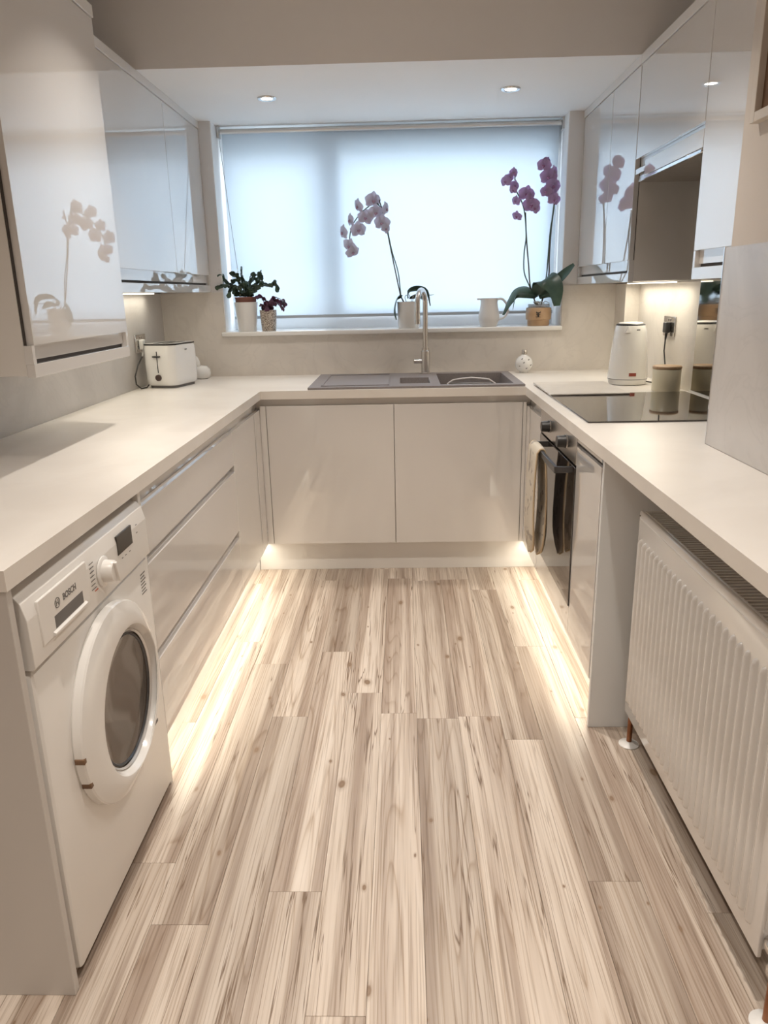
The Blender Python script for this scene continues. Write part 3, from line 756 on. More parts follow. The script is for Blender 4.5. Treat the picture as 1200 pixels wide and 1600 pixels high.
# ------------------------------------------------------------------ sink, tap, dish
sk = thing('kitchen_sink', 'grey composite one and a half bowl sink with drainer', 'sink', (.1, .3, ZW))
S0, S1, T0, T1 = -.402, .612, .003, .606
hb = (.030, .175, .120, .360); mb = (.222, .566, .058, .535)
xs = [S0, hb[0], hb[1], mb[0], mb[1], S1]; ysx = sorted([T0, mb[2], hb[2], hb[3], mb[3], T1])
ins = lambda q, cx, cy: q[0] < cx < q[1] and q[2] < cy < q[3]
B().cells(xs, ysx, lambda cx, cy: not ins(hb, cx, cy) and not ins(mb, cx, cy), ZW + .0002, ZW + .010).build('rim', 'granite', sk, smooth=None)
def bowl(q, depth, name):
    x0, x1, y0, y1 = q; zt, zb = ZW + .009, ZW - depth; i = .03
    top = [(x0, y0, zt), (x1, y0, zt), (x1, y1, zt), (x0, y1, zt)]
    bot = [(x0+i, y0+i, zb), (x1-i, y0+i, zb), (x1-i, y1-i, zb), (x0+i, y1-i, zb)]
    o_t = [(x0-.004, y0-.004, zt-.002), (x1+.004, y0-.004, zt-.002), (x1+.004, y1+.004, zt-.002), (x0-.004, y1+.004, zt-.002)]
    o_b = [(a, c, z - .006) for a, c, z in bot]
    V = top + bot + o_t + o_b
    F = [(k, (k+1) % 4, 4 + (k+1) % 4, 4 + k) for k in range(4)] + [(4, 5, 6, 7)] + [(8 + k, 12 + k, 12 + (k+1) % 4, 8 + (k+1) % 4) for k in range(4)] + [(15, 14, 13, 12)] + [(k, 8 + k, 8 + (k+1) % 4, (k+1) % 4) for k in range(4)]
    bb = B().poly(V, F); bmesh.ops.recalc_face_normals(bb.bm, faces=bb.bm.faces[:])
    o = bb.build(name, 'granite', sk, smooth=None)
    B().lathe([(.030, .001), (.030, .004), (.024, .005), (0, .003)], 24, ((x0+x1)/2, (y0+y1)/2, zb)).build('waste', 'chrome', o)
bowl(hb, .115, 'half_bowl'); bowl(mb, .175, 'main_bowl')
b = B()
for (a, c, d, e) in ((-.345, .055, -.338, .545), (-.345, .055, -.02, .062), (-.345, .538, -.02, .545), (-.027, .055, -.02, .545)):
    b.box((a, c, ZW + .0098), (d, e, ZW + .0135), .001, 1)
b.build('drainer_ridge', 'granite', sk)
# clear tray with an arched handle standing in the main bowl
tr = thing('dish_tray', 'clear plastic dish tray with arched handle in the main sink bowl', 'tray', (.40, .30, ZW - .17))
b = B(); x0, x1, y0, y1 = .275, .520, .125, .42
B().box((x0, y0, ZW - .1745), (x1, y1, ZW - .168), .002, 2).build('tray_base', 'clear_plastic', tr)
for lo, hi in (((x0, y0, ZW - .168), (x0 + .004, y1, ZW - .03)), ((x1 - .004, y0, ZW - .168), (x1, y1, ZW - .03)), ((x0 + .004, y0, ZW - .168), (x1 - .004, y0 + .004, ZW - .03)), ((x0 + .004, y1 - .004, ZW - .168), (x1 - .004, y1, ZW - .03))):
    B().box(lo, hi).build('tray_side', 'clear_plastic', tr, smooth=None)
B().tube([(x0, y1 - .004, ZW - .032), (x0 + .03, y1 - .004, ZW - .012), (x0 + .075, y1 - .004, ZW - .006), (.3975, y1 - .004, ZW - .002), (x1 - .075, y1 - .004, ZW - .006), (x1 - .03, y1 - .004, ZW - .012), (x1, y1 - .004, ZW - .032)], .0055, 10).build('tray_handle', 'frosted', tr)
B().tube([(x0, y0, ZW - .03), (x1, y0, ZW - .03), (x1, y1, ZW - .03), (x0, y1, ZW - .03), (x0, y0, ZW - .03)], .004, 8).build('tray_rim', 'frosted', tr)
# tap
tp = thing('kitchen_tap', 'tall brushed steel swan-neck tap behind the sink', 'tap', (.166, .563, ZW + .01))
TX, TY = .166, .563
B().lathe([(.028, 0), (.028, .004), (.0235, .006), (.0235, .118), (.0195, .121), (.0195, .132)], 28, (TX, TY, ZW + .010)).build('tap_body', 'brushed_steel', tp)
pts = []; ztop = 1.285; rr = .075; dirv = Vector((-.30, -1.0, 0)).normalized()
for z in (1.04, 1.12, 1.20, ztop): pts.append((TX, TY, z))
for i in range(1, 13):
    a = math.pi*i/12; q = Vector((TX, TY, ztop)) + dirv*(rr - rr*math.cos(a)) + Vector((0, 0, rr*math.sin(a)*.85)); pts.append(q)
e = Vector(pts[-1]); pts.append(e + Vector((0, 0, -.05))); pts.append(e + Vector((0, 0, -.098)))
spx = B().tube(pts, .0135, 16).build('spout', 'brushed_steel', tp)
B().lathe([(.0145, 0), (.0145, .022), (.0135, .024)], 20, tuple(e + Vector((0, 0, -.102)))).build('nozzle', 'brushed_steel', spx)
B().tube([(TX - .020, TY - .004, .985), (TX - .062, TY - .012, .985)], .0115, 16).build('lever', 'brushed_steel', tp)

# ------------------------------------------------------------------ hob, board, kettle, canister
hbt = B().box((.659, -1.022, ZW + .0003), (1.238, -.305, ZW + .0055), .002, 2).build('ceramic_hob', 'black_glass', None)
tag(hbt, 'black glass ceramic hob let into the right worktop', 'hob')
bd = B().box((.656, -.375, ZW + .0058), (.985, .050, ZW + .0135), .003, 2).build('worktop_saver', 'stone', None)
tag(bd, 'pale stone-look worktop saver board laid over the hob edge', 'board')
b = B()
for x_, y_ in ((.68, .03), (.96, .03)): b.lathe([(.006, 0), (.006, .0056)], 12, (x_, y_, ZW + .0002))
b.build('rubber_foot', 'white_plastic', bd)

kt = thing('kettle', 'tall cream kettle with tapered body behind the hob', 'kettle', (1.088, .035, ZW))
B().lathe([(.074, .0), (.082, .003), (.0855, .014), (.0885, .026)], 44).build('power_base', 'gloss_cream', kt, local=True)
MK = {}
B().lathe([(.0890, .028), (.0888, .045), (.0845, .11), (.0775, .18), (.0695, .240), (.0662, .262), (.064, .266)], 44, cap=False).build('body', 'gloss_cream', kt, local=True)
B().lathe([(.0888, .0255), (.0893, .027), (.0890, .0285)], 44, cap=False).build('base_seam', 'print_grey', kt, local=True)
ld = B().lathe([(.0645, .265), (.0640, .270), (.058, .274), (0, .276)], 40).build('lid', 'black_plastic', kt, local=True)
B().lathe([(.055, .2745), (.050, .279), (0, .281)], 36).build('lid_cap', 'ceramic', ld, local=True)
hp = [(.060, .055, .245), (.088, .080, .238), (.098, .089, .19), (.096, .087, .12), (.083, .076, .075), (.062, .057, .070)]
B().tube(hp, [.010, .012, .011, .011, .011, .010], 12).build('handle', 'ceramic', kt, local=True)
B().prism([(-.012, 0), (.012, 0), (0, .026)], -.010, .0, 'y', M=Matrix.Translation((-.030, -.060, .236))).build('spout', 'ceramic', kt, local=True)
# maker's plate on the front
b = B(); n = 8
def kplate(a0, a1, z0, z1, off):
    V, F = [], []
    for i in range(n + 1):
        a = a0 + (a1 - a0)*i/n
        for z in (z0, z1):
            r = (.0888 - (z - .045)*.066 if z < .1 else .0680) + off; V.append((r*math.cos(a), r*math.sin(a), z))
    for i in range(n): F.append((2*i, 2*i+2, 2*i+3, 2*i+1))
    return V, F
b.poly(*kplate(-1.78, -1.42, .043, .058, .0012)); b.build('name_plate', 'print_brown', kt, local=True)
B().poly(*kplate(-1.45, -1.20, .244, .250, .0015)).build('level_mark', 'print_grey', kt, local=True)
b = B().tube([(1.165, .055, ZW + .010), (1.20, .02, ZW + .006), (1.218, -.03, ZW + .006)], .0032, 8)
b.build('base_cord', 'black_plastic', kt)

cn = thing('storage_canister', 'cream ceramic canister with a wooden lid beside the hob', 'canister', (1.176, -.237, ZW))
B().lathe([(.056, 0), (.0585, .004), (.0585, .092), (.0565, .094)], 40, (1.176, -.237, ZW + .0004)).build('body', 'cream', cn)
B().lathe([(.0590, .0945), (.0600, .098), (.0600, .104), (.057, .107), (0, .107)], 40, (1.176, -.237, ZW + .0004)).build('lid', 'lid_wood', cn)

# sockets
def socket(name, label, Mx, parent=None):
    t = thing(name, label, 'socket', Mx.to_translation())
    B().box((-.074, -.044, 0), (.074, .044, .006), .0025, 2, M=Mx).build('face_plate', 'brushed_steel', t)
    for s in (-1, 1):
        b = B()
        b.box((-.0025, .006, 0), (.0025, .014, .0066), M=Mx @ Matrix.Translation((s*.036, 0, 0)))
        for q in (-1, 1): b.box((-.0035, -.014, 0), (.0035, -.011, .0066), M=Mx @ Matrix.Translation((s*.036 + q*.011, 0, 0)))
        b.build('socket_holes', 'black_plastic', t, smooth=None)
        B().box((-.006, .024, .005), (.006, .036, .0095), .001, 1, M=Mx @ Matrix.Translation((s*.012, 0, 0))).build('switch', 'chrome', t)
    return t
Ms = face_nx(XWR - .0085, .02, 1.168); socket('wall_socket', 'brushed steel double socket on the wall behind the kettle', Ms)
def plug(label, Mx, s, m, cord, cat='plug'):
    t = thing('power_plug', label, cat, Mx.to_translation())
    B().box((-.022, -.028, .0072), (.022, .020, .030), .006, 3, M=Mx @ Matrix.Translation((s*.036, 0, 0))).build('plug_body', m, t)
    B().tube(cord[:2], [.007, .0035], 10).build('cord_grip', m, t)
    B().tube(cord, .0034, 8).build('cord', 'black_plastic', t)
    return t
xp = XWR - .026
plug('black kettle plug in the right wall socket with a hanging cord', Ms, .25, 'black_plastic', [(xp, .010, 1.142), (xp - .002, .012, 1.108), (xp - .006, .004, 1.06), (xp - .008, -.03, 1.00), (xp - .006, -.07, .95), (xp - .010, -.11, ZW + .0045)])
Ml = face_px(XWL + .0085, .285, 1.122); socket('wall_socket', 'brushed steel double socket on the wall behind the toaster', Ml)
xp = XWL + .034
plug('white toaster plug in the left wall socket with a looping dark cord', Ml, -.6, 'white_plastic',
     [(-1.245, .262, 1.094), (-1.250, .252, 1.060), (-1.252, .180, 1.025), (-1.252, .125, .975), (-1.248, .118, .938), (-1.236, .145, ZW + .0045), (-1.222, .190, ZW + .0045), (-1.214, .215, ZW + .020)])

# ------------------------------------------------------------------ toaster, ornament, soap bottle
TXc, TYc = -1.122, .296
ts = thing('toaster', 'white two-slot toaster with dark slide lever by the left socket', 'toaster', (TXc, TYc, ZW), math.radians(-14))
def rrect(hx, hy, r, n=6):
    P = []
    for cx, cy, a0 in ((hx-r, hy-r, 0), (-hx+r, hy-r, 90), (-hx+r, -hy+r, 180), (hx-r, -hy+r, 270)):
        for i in range(n+1):
            a = math.radians(a0 + 90*i/n); P.append((cx + r*math.cos(a), cy + r*math.sin(a)))
    return P
def loft(rings):
    n = len(rings[0]); V = [v for r in rings for v in r]; F = []
    for i in range(len(rings)-1):
        for k in range(n): F.append((i*n+k, i*n+(k+1) % n, (i+1)*n+(k+1) % n, (i+1)*n+k))
    F.append(tuple(range(n-1, -1, -1))); F.append(tuple((len(rings)-1)*n + k for k in range(n)))
    return V, F
rings = []
for z, k in ((.012, .90), (.018, .96), (.04, .99), (.12, 1.0), (.192, .985), (.208, .965)):
    rings.append([(a*k, c*k, z) for a, c in rrect(.088, .128, .045)])
B().poly(*loft(rings)).build('body', 'ceramic', ts, local=True, smooth=50)
tpd = B().poly(*loft([[(a*.955, c*.955, z) for a, c in rrect(.088, .128, .045)] for z in (.2085, .214)])).build('top_plate', 'rail_alu', ts, local=True)
B().poly(*loft([[(a*k, c*k, z) for a, c in rrect(.088, .128, .045)] for z, k in ((.2065, .975), (.2095, .985), (.2135, .975))])).build('top_rim', 'black_plastic', ts, local=True)
for s in (-1, 1): B().box((s*.026 - .013, -.085, .2138), (s*.026 + .013, .085, .2150)).build('bread_slot', 'black_plastic', tpd, local=True, smooth=None)
B().box((-.0025, -.1285, .075), (.0025, -.120, .178), .0008, 1).build('lever_slot', 'black_plastic', ts, local=True)
B().box((-.019, -.141, .150), (.019, -.124, .157), .002, 2).build('lever', 'black_plastic', ts, local=True)
B().lathe([(.0155, 0), (.0150, .009), (.012, .011), (0, .011)], 24, M=face_ny(0, -.1265, .052)).build('browning_knob', 'dark_brown', ts, local=True)
B().poly(*loft([[(a*.86, c*.86, z) for a, c in rrect(.088, .128, .045)] for z in (.0003, .0125)])).build('base', 'print_grey', ts, local=True)
for i in range(3): B().box((.0885, -.010 + i*.007, .178), (.0892, -.005 + i*.007, .184)).build('maker_mark', 'print_grey', ts, local=True, smooth=None)

og = thing('ceramic_ornament', 'white ceramic ornament with an upright rounded lobe behind the toaster', 'ornament', (-1.075, .60, ZW))
B().lathe([(.030, .0003), (.042, .006), (.049, .028), (.046, .050), (.030, .066), (0, .072)], 32, (-1.052, .60, ZW)).build('body', 'ceramic', og)
B().ball((-1.072, .585, ZW + .090), (.017, .014, .036), 16, 12, M=Matrix.Translation((-1.072, .585, ZW + .09)) @ Matrix.Rotation(-.25, 4, 'Y') @ Matrix.Translation((1.072, -.585, -ZW - .09))).build('lobe', 'ceramic', og)

sb = thing('soap_dispenser', 'round white soap dispenser dotted with bees behind the sink bowl', 'soap dispenser', (.698, .606, ZW))
prof = [(.022, .0004)] + [(.047*math.sin(a), .048 - .0465*math.cos(a)) for a in [math.radians(q) for q in range(28, 162, 11)]] + [(.014, .094), (.014, .098)]
B().lathe(prof, 36, (.698, .606, ZW)).build('body', 'ceramic', sb)
B().lathe([(.0145, .0985), (.0145, .118), (.0125, .121), (0, .121)], 24, (.698, .606, ZW)).build('pump_cap', 'brushed_steel', sb)
b = B()
for az, el in ((-100, 10), (-65, 28), (-128, -12), (-80, -28), (-50, -8), (-115, 35)):
    a, e_ = math.radians(az), math.radians(el); p = Vector((math.cos(a)*math.cos(e_), math.sin(a)*math.cos(e_), math.sin(e_)))
    q = Vector((.698, .606, ZW + .048)) + p*.0468; b.ball(q, (.0042, .0025, .0028), 8, 6); b.ball(q + Vector((.003, 0, .0035)), (.0025, .0016, .0022), 8, 6)
b.build('bee_print', 'print_grey', sb)

# ------------------------------------------------------------------ window sill plants
def leaf(bb, pts, widths, side=None, fold=.25, th=.0012):
    pts = [Vector(p) for p in pts]; n = len(pts); V, F = [], []
    for i, p in enumerate(pts):
        d = (pts[min(i+1, n-1)] - pts[max(i-1, 0)]).normalized()
        s = Vector(side) if side else d.cross(Vector((0, 0, 1)))
        s = (s - d*s.dot(d)); s = s.normalized() if s.length > 1e-4 else d.orthogonal().normalized()
        nn = s.cross(d).normalized()
        if nn.z < 0 and not side: nn = -nn
        wv = widths[i]/2
        for sg in (1, -1):
            for u in (-1, -.5, 0, .5, 1):
                V.append(p + s*wv*u + nn*(abs(u)**1.5*wv*fold) + nn*(th*sg*(1 - .6*abs(u))))
    for i in range(n-1):
        for k in range(4):
            a = i*10 + k; F.append((a, a+1, a+11, a+10)); a += 5; F.append((a+1, a, a+10, a+11))
        a = i*10; F.append((a, a+10, a+15, a+5)); a = i*10+4; F.append((a, a+5, a+15, a+10))
    F.append((0, 5, 6, 7, 8, 9, 4, 3, 2, 1)); e = (n-1)*10; F.append((e, e+1, e+2, e+3, e+4, e+9, e+8, e+7, e+6, e+5))
    bb.poly(V, F); return bb

def spline(P, n):
    P = [Vector(p) for p in P]; out = []
    Q = [P[0]*2 - P[1]] + P + [P[-1]*2 - P[-2]]
    for i in range(1, len(Q)-2):
        for k in range(n):
            t = k/n; a, b_, c, d = Q[i-1], Q[i], Q[i+1], Q[i+2]
            out.append(.5*((2*b_) + (c - a)*t + (2*a - 5*b_ + 4*c - d)*t*t + (3*b_ - a - 3*c + d)*t**3))
    out.append(P[-1]); return out

def flower_meshes(pet, lip, big=.5):
    """orchid bloom facing -Y, about 1 unit across: two broad petals, three sepals; and its lip"""
    b = B()
    def petal(ang, l, wd, cup):
        pts, ws = [], []
        for i in range(7):
            t = i/6; pts.append((math.cos(ang)*l*t, -.02 - cup*math.sin(t*math.pi)*.5 + .10*t*t, math.sin(ang)*l*t))
            ws.append(wd*(math.sin(math.pi*min(1, (t*.88 + .10)))**.7))
        leaf(b, pts, ws, (-math.sin(ang), 0, math.cos(ang)), .12, .006)
    for a in (8, 172): petal(math.radians(a), .56, .70, .10)
    for a in (90, 218, 322): petal(math.radians(a), .54, .46, .06)
    me = b.mesh('flower', 60); me.materials.append(M[pet])
    b = B().ball((0, -.10, -.08), (.06, .10, .10), 8, 6); b.ball((-.07, -.10, -.04), (.05, .05, .07), 8, 6); b.ball((.07, -.10, -.04), (.05, .05, .07), 8, 6)
    ml = b.mesh('flower_lip', 60); ml.materials.append(M[lip])
    return me, ml

def put_flower(root, fm, p, size, yaw, tilt, roll):
    o = ref('flower', fm[0], root, p); o.rotation_euler = (tilt, roll, yaw); o.scale = (size*1.12,)*3
    l = bpy.data.objects.new('flower_lip', fm[1]); C.objects.link(l); l.parent = o
    return o

YP = .744; ZS = WZ0
# white orchid
wo = thing('potted_orchid', 'white orchid in a plain white pot at the middle of the sill', 'orchid', (.080, YP, ZS))
B().lathe([(.056, .0004), (.058, .003), (.0625, .138), (.0625, .141), (.0595, .141), (.0585, .12)], 40, (.080, YP, ZS), cap=False).lathe([(.0555, .001), (0, .001)], 40, (.080, YP, ZS), cap=False).build('pot', 'ceramic', wo)
B().lathe([(.0585, .122), (0, .128)], 32, (.080, YP, ZS), cap=False).build('soil', 'soil', wo)
s1 = spline([at(626, 463, YP), at(618, 425, YP), at(611, 391, YP), at(600, 337.5, YP - .01), at(590, 306, YP - .01)], 5)
B().tube([(.062, YP, ZS + .122)] + s1, [.0033]*(len(s1)+1), 8).build('stake', 'stake', wo)
s2 = spline([at(626.5, 463, YP), at(622, 425, YP + .005), at(612, 391, YP - .006), at(601, 340, YP - .016), at(589, 318, YP - .016), at(573, 325, YP - .02), at(559, 339, YP - .02), at(549, 356, YP - .02), at(545.6, 378, YP - .02)], 5)
B().tube([(.064, YP, ZS + .122)] + s2, .0028, 8).build('flower_stem', 'stem', wo)
fw = flower_meshes('petal_white', 'lip_white')
for (x_, y_, sz, yw, ti, ro) in ((583, 313, .075, .5, .2, .1), (559.5, 322, .066, -.9, .3, .3), (603, 326, .062, 1.1, .1, -.3), (587, 332, .070, .2, .3, 0), (571, 340, .070, .2, .2, .2), (547, 344, .062, -1.1, .1, 0),
        (597, 348, .072, -.1, .25, .1), (560, 359, .072, .3, .2, -.1), (536, 363, .068, -1.0, .1, .2), (546, 384, .070, -.3, .5, .5), (551, 394, .064, .3, .6, -.3), (603, 357, .050, .8, .3, .4)):
    put_flower(wo, fw, at(x_, y_, YP - .028), sz, yw, ti, ro)
for P in ([at(628, 463, YP), at(620, 466, YP - .02), at(615.5, 485, YP - .03), at(619, 500, YP - .035)], [at(637, 466, YP), at(640, 456, YP - .01), at(652, 452, YP - .02), at(666, 456, YP - .03), at(672, 478, YP - .03)], [at(640, 466, YP + .01), at(655, 464, YP + .03), at(668, 470, YP + .04)]):
    q = spline(P, 4); n = len(q)
    leaf(B(), q, [.05*max(.25, math.sin(math.pi*min(1, .15 + .8*i/(n-1)))) for i in range(n)], (.2, -.75, .5), .2).build('leaf', 'leaf', wo, smooth=60)
for P in ([(.07, YP, ZS + .128), at(633, 463, YP), at(640, 461, YP), at(637, 467, YP - .01)], [(.10, YP, ZS + .128), at(648, 460, YP), at(660, 462, YP), at(678, 460.5, YP)], [(.09, YP, ZS + .128), at(645, 463, YP), at(652, 460, YP), at(655, 466, YP)]):
    B().tube(spline(P, 4), .0022, 6).build('aerial_root', 'root', wo)

# jug
jg = thing('milk_jug', 'small white ceramic jug on the window sill', 'jug', (.520, YP, ZS))
B().lathe([(.040, .0004), (.043, .003), (.0565, .035), (.0575, .055), (.049, .100), (.0455, .128), (.048, .150), (.0455, .150), (.043, .128), (.046, .100), (.053, .055), (.038, .006), (0, .005)], 40, (.520, YP, ZS), cap=False).lathe([(.040, .0004), (0, .0004)], 40, (.520, YP, ZS), cap=False).build('body', 'ceramic_matt', jg)
B().tube(spline([(.562, YP, ZS + .142), (.590, YP, ZS + .145), (.616, YP, ZS + .115), (.622, YP, ZS + .075), (.600, YP, ZS + .045), (.570, YP, ZS + .036)], 4), .0062, 10).build('handle', 'ceramic_matt', jg)
B().prism([(-.020, .0), (.020, .0), (0, .022)], .0, .008, 'z', M=Matrix.Translation((.476, YP, ZS + .142)) @ Matrix.Rotation(math.pi/2, 4, 'Z')).build('spout', 'ceramic_matt', jg)

# purple orchid
PX = .790
po = thing('potted_orchid', 'purple orchid with broad leaves in a tan bee pot', 'orchid', (PX, YP, ZS))
B().lathe([(.056, .0004), (.0585, .003), (.0595, .030), (.0675, .034), (.069, .060), (.0675, .092), (.064, .096), (.061, .094), (.060, .07)], 44, (PX, YP, ZS), cap=False).lathe([(.056, .0004), (0, .0004)], 32, (PX, YP, ZS), cap=False).build('pot', 'caramel', po)
B().lathe([(.058, .075), (.0585, .114), (.0565, .114), (.056, .08)], 40, (PX, YP, ZS), cap=False).build('inner_pot', 'clear_plastic', po)
B().lathe([(.0565, .098), (0, .104)], 32, (PX, YP, ZS), cap=False).build('soil', 'soil', po)
b = B(); yy = YP - .0685
b.ball((PX - .012, yy, ZS + .056), (.0045, .0022, .010), 10, 8); b.ball((PX - .012, yy, ZS + .069), (.0035, .002, .0035), 8, 6)
for s in (-1, 1):
    b.tube([(PX - .012, yy - .001, ZS + .066), (PX - .012 + s*.012, yy + .0005, ZS + .074)], [.0012, .0030], 6, flat=.4); b.tube([(PX - .012, yy - .001, ZS + .062), (PX - .012 + s*.011, yy + .0005, ZS + .062)], [.0012, .0026], 6, flat=.4)
    b.tube([(PX - .012, yy, ZS + .050), (PX - .012 + s*.012, yy + .001, ZS + .044)], .0008, 5); b.tube([(PX - .012, yy, ZS + .054), (PX - .012 + s*.014, yy + .001, ZS + .050)], .0008, 5)
b.build('bee_print', 'black_plastic', po)
def stem(P, r, nm, m): B().tube(spline(P, 5), r, 8).build(nm, m, po)
bs = (PX - .01, YP, ZS + .10)
stem([bs, at(829, 449, YP), at(826, 415, YP), at(822.5, 371, YP), at(821, 332, YP)], .0036, 'stake', 'stake')
stem([bs, at(828, 449, YP), at(819, 425, YP), at(819, 395, YP), at(822, 370, YP - .006), at(820, 335, YP - .008), at(815, 315, YP - .01), at(806, 295, YP - .01), at(804, 266, YP - .01)], .0032, 'flower_stem', 'stem')
stem([(PX + .01, YP, ZS + .10), at(857, 433, YP), at(858, 405, YP), at(861, 360, YP), at(866, 318, YP)], .0040, 'stake', 'stake')
stem([(PX + .012, YP, ZS + .10), at(853.5, 433, YP), at(856, 405, YP - .006), at(860, 360, YP - .007), at(866, 318, YP - .008), at(860, 285, YP - .01), at(855, 250, YP - .01)], .0034, 'flower_stem', 'stem')
fp = flower_meshes('petal_purple', 'lip_purple')
for (x_, y_, sz, yw, ti, ro) in ((790, 283, .058, -.7, .1, 0), (797, 277, .040, .3, .2, .4), (803, 270, .052, .6, .1, 0), (804, 290, .052, .4, .1, .3), (802, 297, .040, -.5, .3, 0), (806, 314, .052, -.8, .2, .2), (807.5, 338, .054, -.6, .5, .2),
        (823, 303, .080, .1, .15, .2), (829, 309, .062, .7, .1, -.2), (830, 320, .082, -.1, .3, 0), (836, 325, .060, .4, .35, .4),
        (850, 258, .070, -.4, .15, .2), (855, 252, .045, .6, .1, .5), (857, 276, .082, -.2, .2, .1), (866, 269, .064, .8, .1, -.2), (865, 290, .080, .4, .2, .2), (853, 299, .060, -.5, .2, 0), (866, 312, .066, .3, .5, .2), (860, 303, .055, 0, .3, .6)):
    put_flower(po, fp, at(x_, y_, YP - .022), sz*.90, yw, ti, ro)
for P, wd, sd in (([at(842, 462, YP), at(862, 446, YP - .04), at(882, 428, YP - .09), at(897, 413, YP - .12)], .058, (.3, -.5, -.8)),
        ([at(838, 460, YP), at(846, 440, YP - .03), at(858, 438, YP - .07), at(868, 452, YP - .10), at(870, 478, YP - .11)], .105, (.7, -.2, .45)),
        ([at(838, 462, YP), at(825, 452, YP - .02), at(808, 456, YP - .04), at(796, 472, YP - .06), at(786, 492, YP - .08)], .060, (0, -.75, -.65)),
        ([at(838, 464, YP), at(822, 461, YP - .05), at(806, 463, YP - .07), at(801, 484, YP - .08)], .045, (0, -.8, .5)),
        ([at(842, 464, YP), at(858, 458, YP - .02), at(872, 462, YP - .03), at(883, 470, YP - .03)], .055, (0, -.4, .9)),
        ([at(838, 464, YP), at(836, 452, YP - .02), at(840, 443, YP - .04)], .032, (1, -.2, 0))):
    q = spline(P, 5); n = len(q)
    leaf(B(), q, [wd*max(.22, math.sin(math.pi*min(1, .18 + .72*i/(n-1)))) for i in range(n)], sd, .18).build('leaf', 'leaf', po, smooth=60)
for i in range(7):
    a = R_.uniform(-2.6, -.5); r0 = .045
    B().tube(spline([(PX + .02*math.cos(a), YP + .02*math.sin(a), ZS + .105), (PX + r0*math.cos(a), YP + r0*math.sin(a), ZS + .128), (PX + .064*math.cos(a + .3), YP + .06*math.sin(a + .3), ZS + .118)], 4), .0024, 6).build('aerial_root', 'root', po)

# christmas cacti
def cactus_plant(root, branches, mname, YP_, seg_w, seg_l):
    jit = lambda v, a: v + R_.uniform(-a, a)
    twins = [[(P[0][0], P[0][1], P[0][2])] + [(jit(a, 34), jit(c, 34), d + R_.uniform(-.012, .02)) for a, c, d in P[1:]] for P in branches]
    for P in branches + twins:
        pts = spline([at(330 + a/9.23, 400 + c/9.23, YP_ + d) for a, c, d in P], 8)
        L_ = [0]
        for a, c in zip(pts, pts[1:]): L_.append(L_[-1] + (c - a).length)
        def pos(s):
            s = max(0, min(L_[-1], s))
            for i in range(len(L_)-1):
                if s <= L_[i+1]: return pts[i].lerp(pts[i+1], (s - L_[i])/max(1e-6, L_[i+1]-L_[i]))
            return pts[-1]
        nseg = max(2, round(L_[-1]/seg_l)); b = B()
        for k in range(nseg):
            s0, s1_ = L_[-1]*k/nseg, L_[-1]*(k+1)/nseg
            q = [pos(s0 + (s1_ - s0)*t) for t in (0, .25, .5, .75, .95, 1.0)]
            ww = [seg_w*v for v in (.35, .75, .95, 1.1, .75, .35)]
            leaf(b, q, ww, (R_.uniform(-.6, .6), -.5 + R_.uniform(-.5, .2), R_.uniform(.2, 1)), .10, .0016)
        b.build('cactus_branch', mname, root, smooth=60)
CX_, CYp = -.813, .744
c1 = thing('potted_cactus', 'trailing green Christmas cactus in a tall white pot by the blind cord', 'cactus', (CX_, CYp, ZS))
B().lathe([(.048, .0004), (.050, .003), (.0635, .152), (.0635, .156), (.0605, .156), (.059, .13)], 40, (CX_, CYp, ZS), cap=False).lathe([(.048, .0004), (0, .0004)], 32, (CX_, CYp, ZS), cap=False).build('pot', 'ceramic', c1)
B().lathe([(.054, .12), (.0570, .172), (.0595, .178), (.0595, .183), (.0560, .183), (.055, .165)], 36, (CX_, CYp, ZS), cap=False).build('inner_pot', 'terracotta', c1)
B().lathe([(.0555, .166), (0, .172)], 32, (CX_, CYp, ZS), cap=False).build('soil', 'soil', c1)
br = [[(430, 585, 0), (360, 500, -.02), (260, 430, -.04), (150, 420, -.05), (60, 475, -.06)], [(420, 585, 0), (330, 440, -.02), (210, 360, -.03), (150, 250, -.03), (118, 175, -.03)], [(210, 360, -.03), (140, 290, -.04), (105, 315, -.04)],
      [(440, 585, 0), (420, 430, -.01), (390, 320, -.01), (330, 230, -.02), (270, 270, -.02)], [(390, 320, -.01), (360, 270, -.02), (320, 295, -.02)], [(510, 585, 0), (490, 420, 0), (450, 300, 0), (435, 190, 0)], [(500, 585, 0), (470, 400, -.03), (430, 330, -.04), (310, 350, -.05)],
      [(540, 585, 0), (545, 400, -.01), (575, 280, -.02), (640, 265, -.02)], [(550, 585, 0), (620, 470, -.02), (665, 340, -.03), (710, 230, -.03)], [(660, 340, -.03), (725, 280, -.04), (735, 330, -.04)], [(550, 585, .0), (650, 450, -.03), (760, 430, -.05), (860, 430, -.06), (935, 350, -.06)],
      [(860, 420, -.06), (930, 400, -.06), (972, 495, -.06)], [(600, 490, -.02), (560, 520, -.04), (600, 500, -.05)], [(380, 580, 0), (330, 520, -.05), (290, 480, -.06), (245, 600, -.06)], [(480, 585, 0), (440, 510, -.04), (380, 440, -.06), (330, 470, -.06)], [(520, 585, 0), (540, 500, -.04), (600, 430, -.05), (690, 430, -.05)],
      [(470, 585, 0), (480, 500, .02), (560, 380, .03), (620, 310, .03)], [(620, 470, -.02), (700, 400, -.03), (700, 300, -.03)]]
cactus_plant(c1, br, 'cactus', CYp, .027, .030)
CX2 = -.694
c2 = thing('potted_cactus', 'small dark red-leaved cactus in a brown speckled pot', 'cactus', (CX2, CYp, ZS))
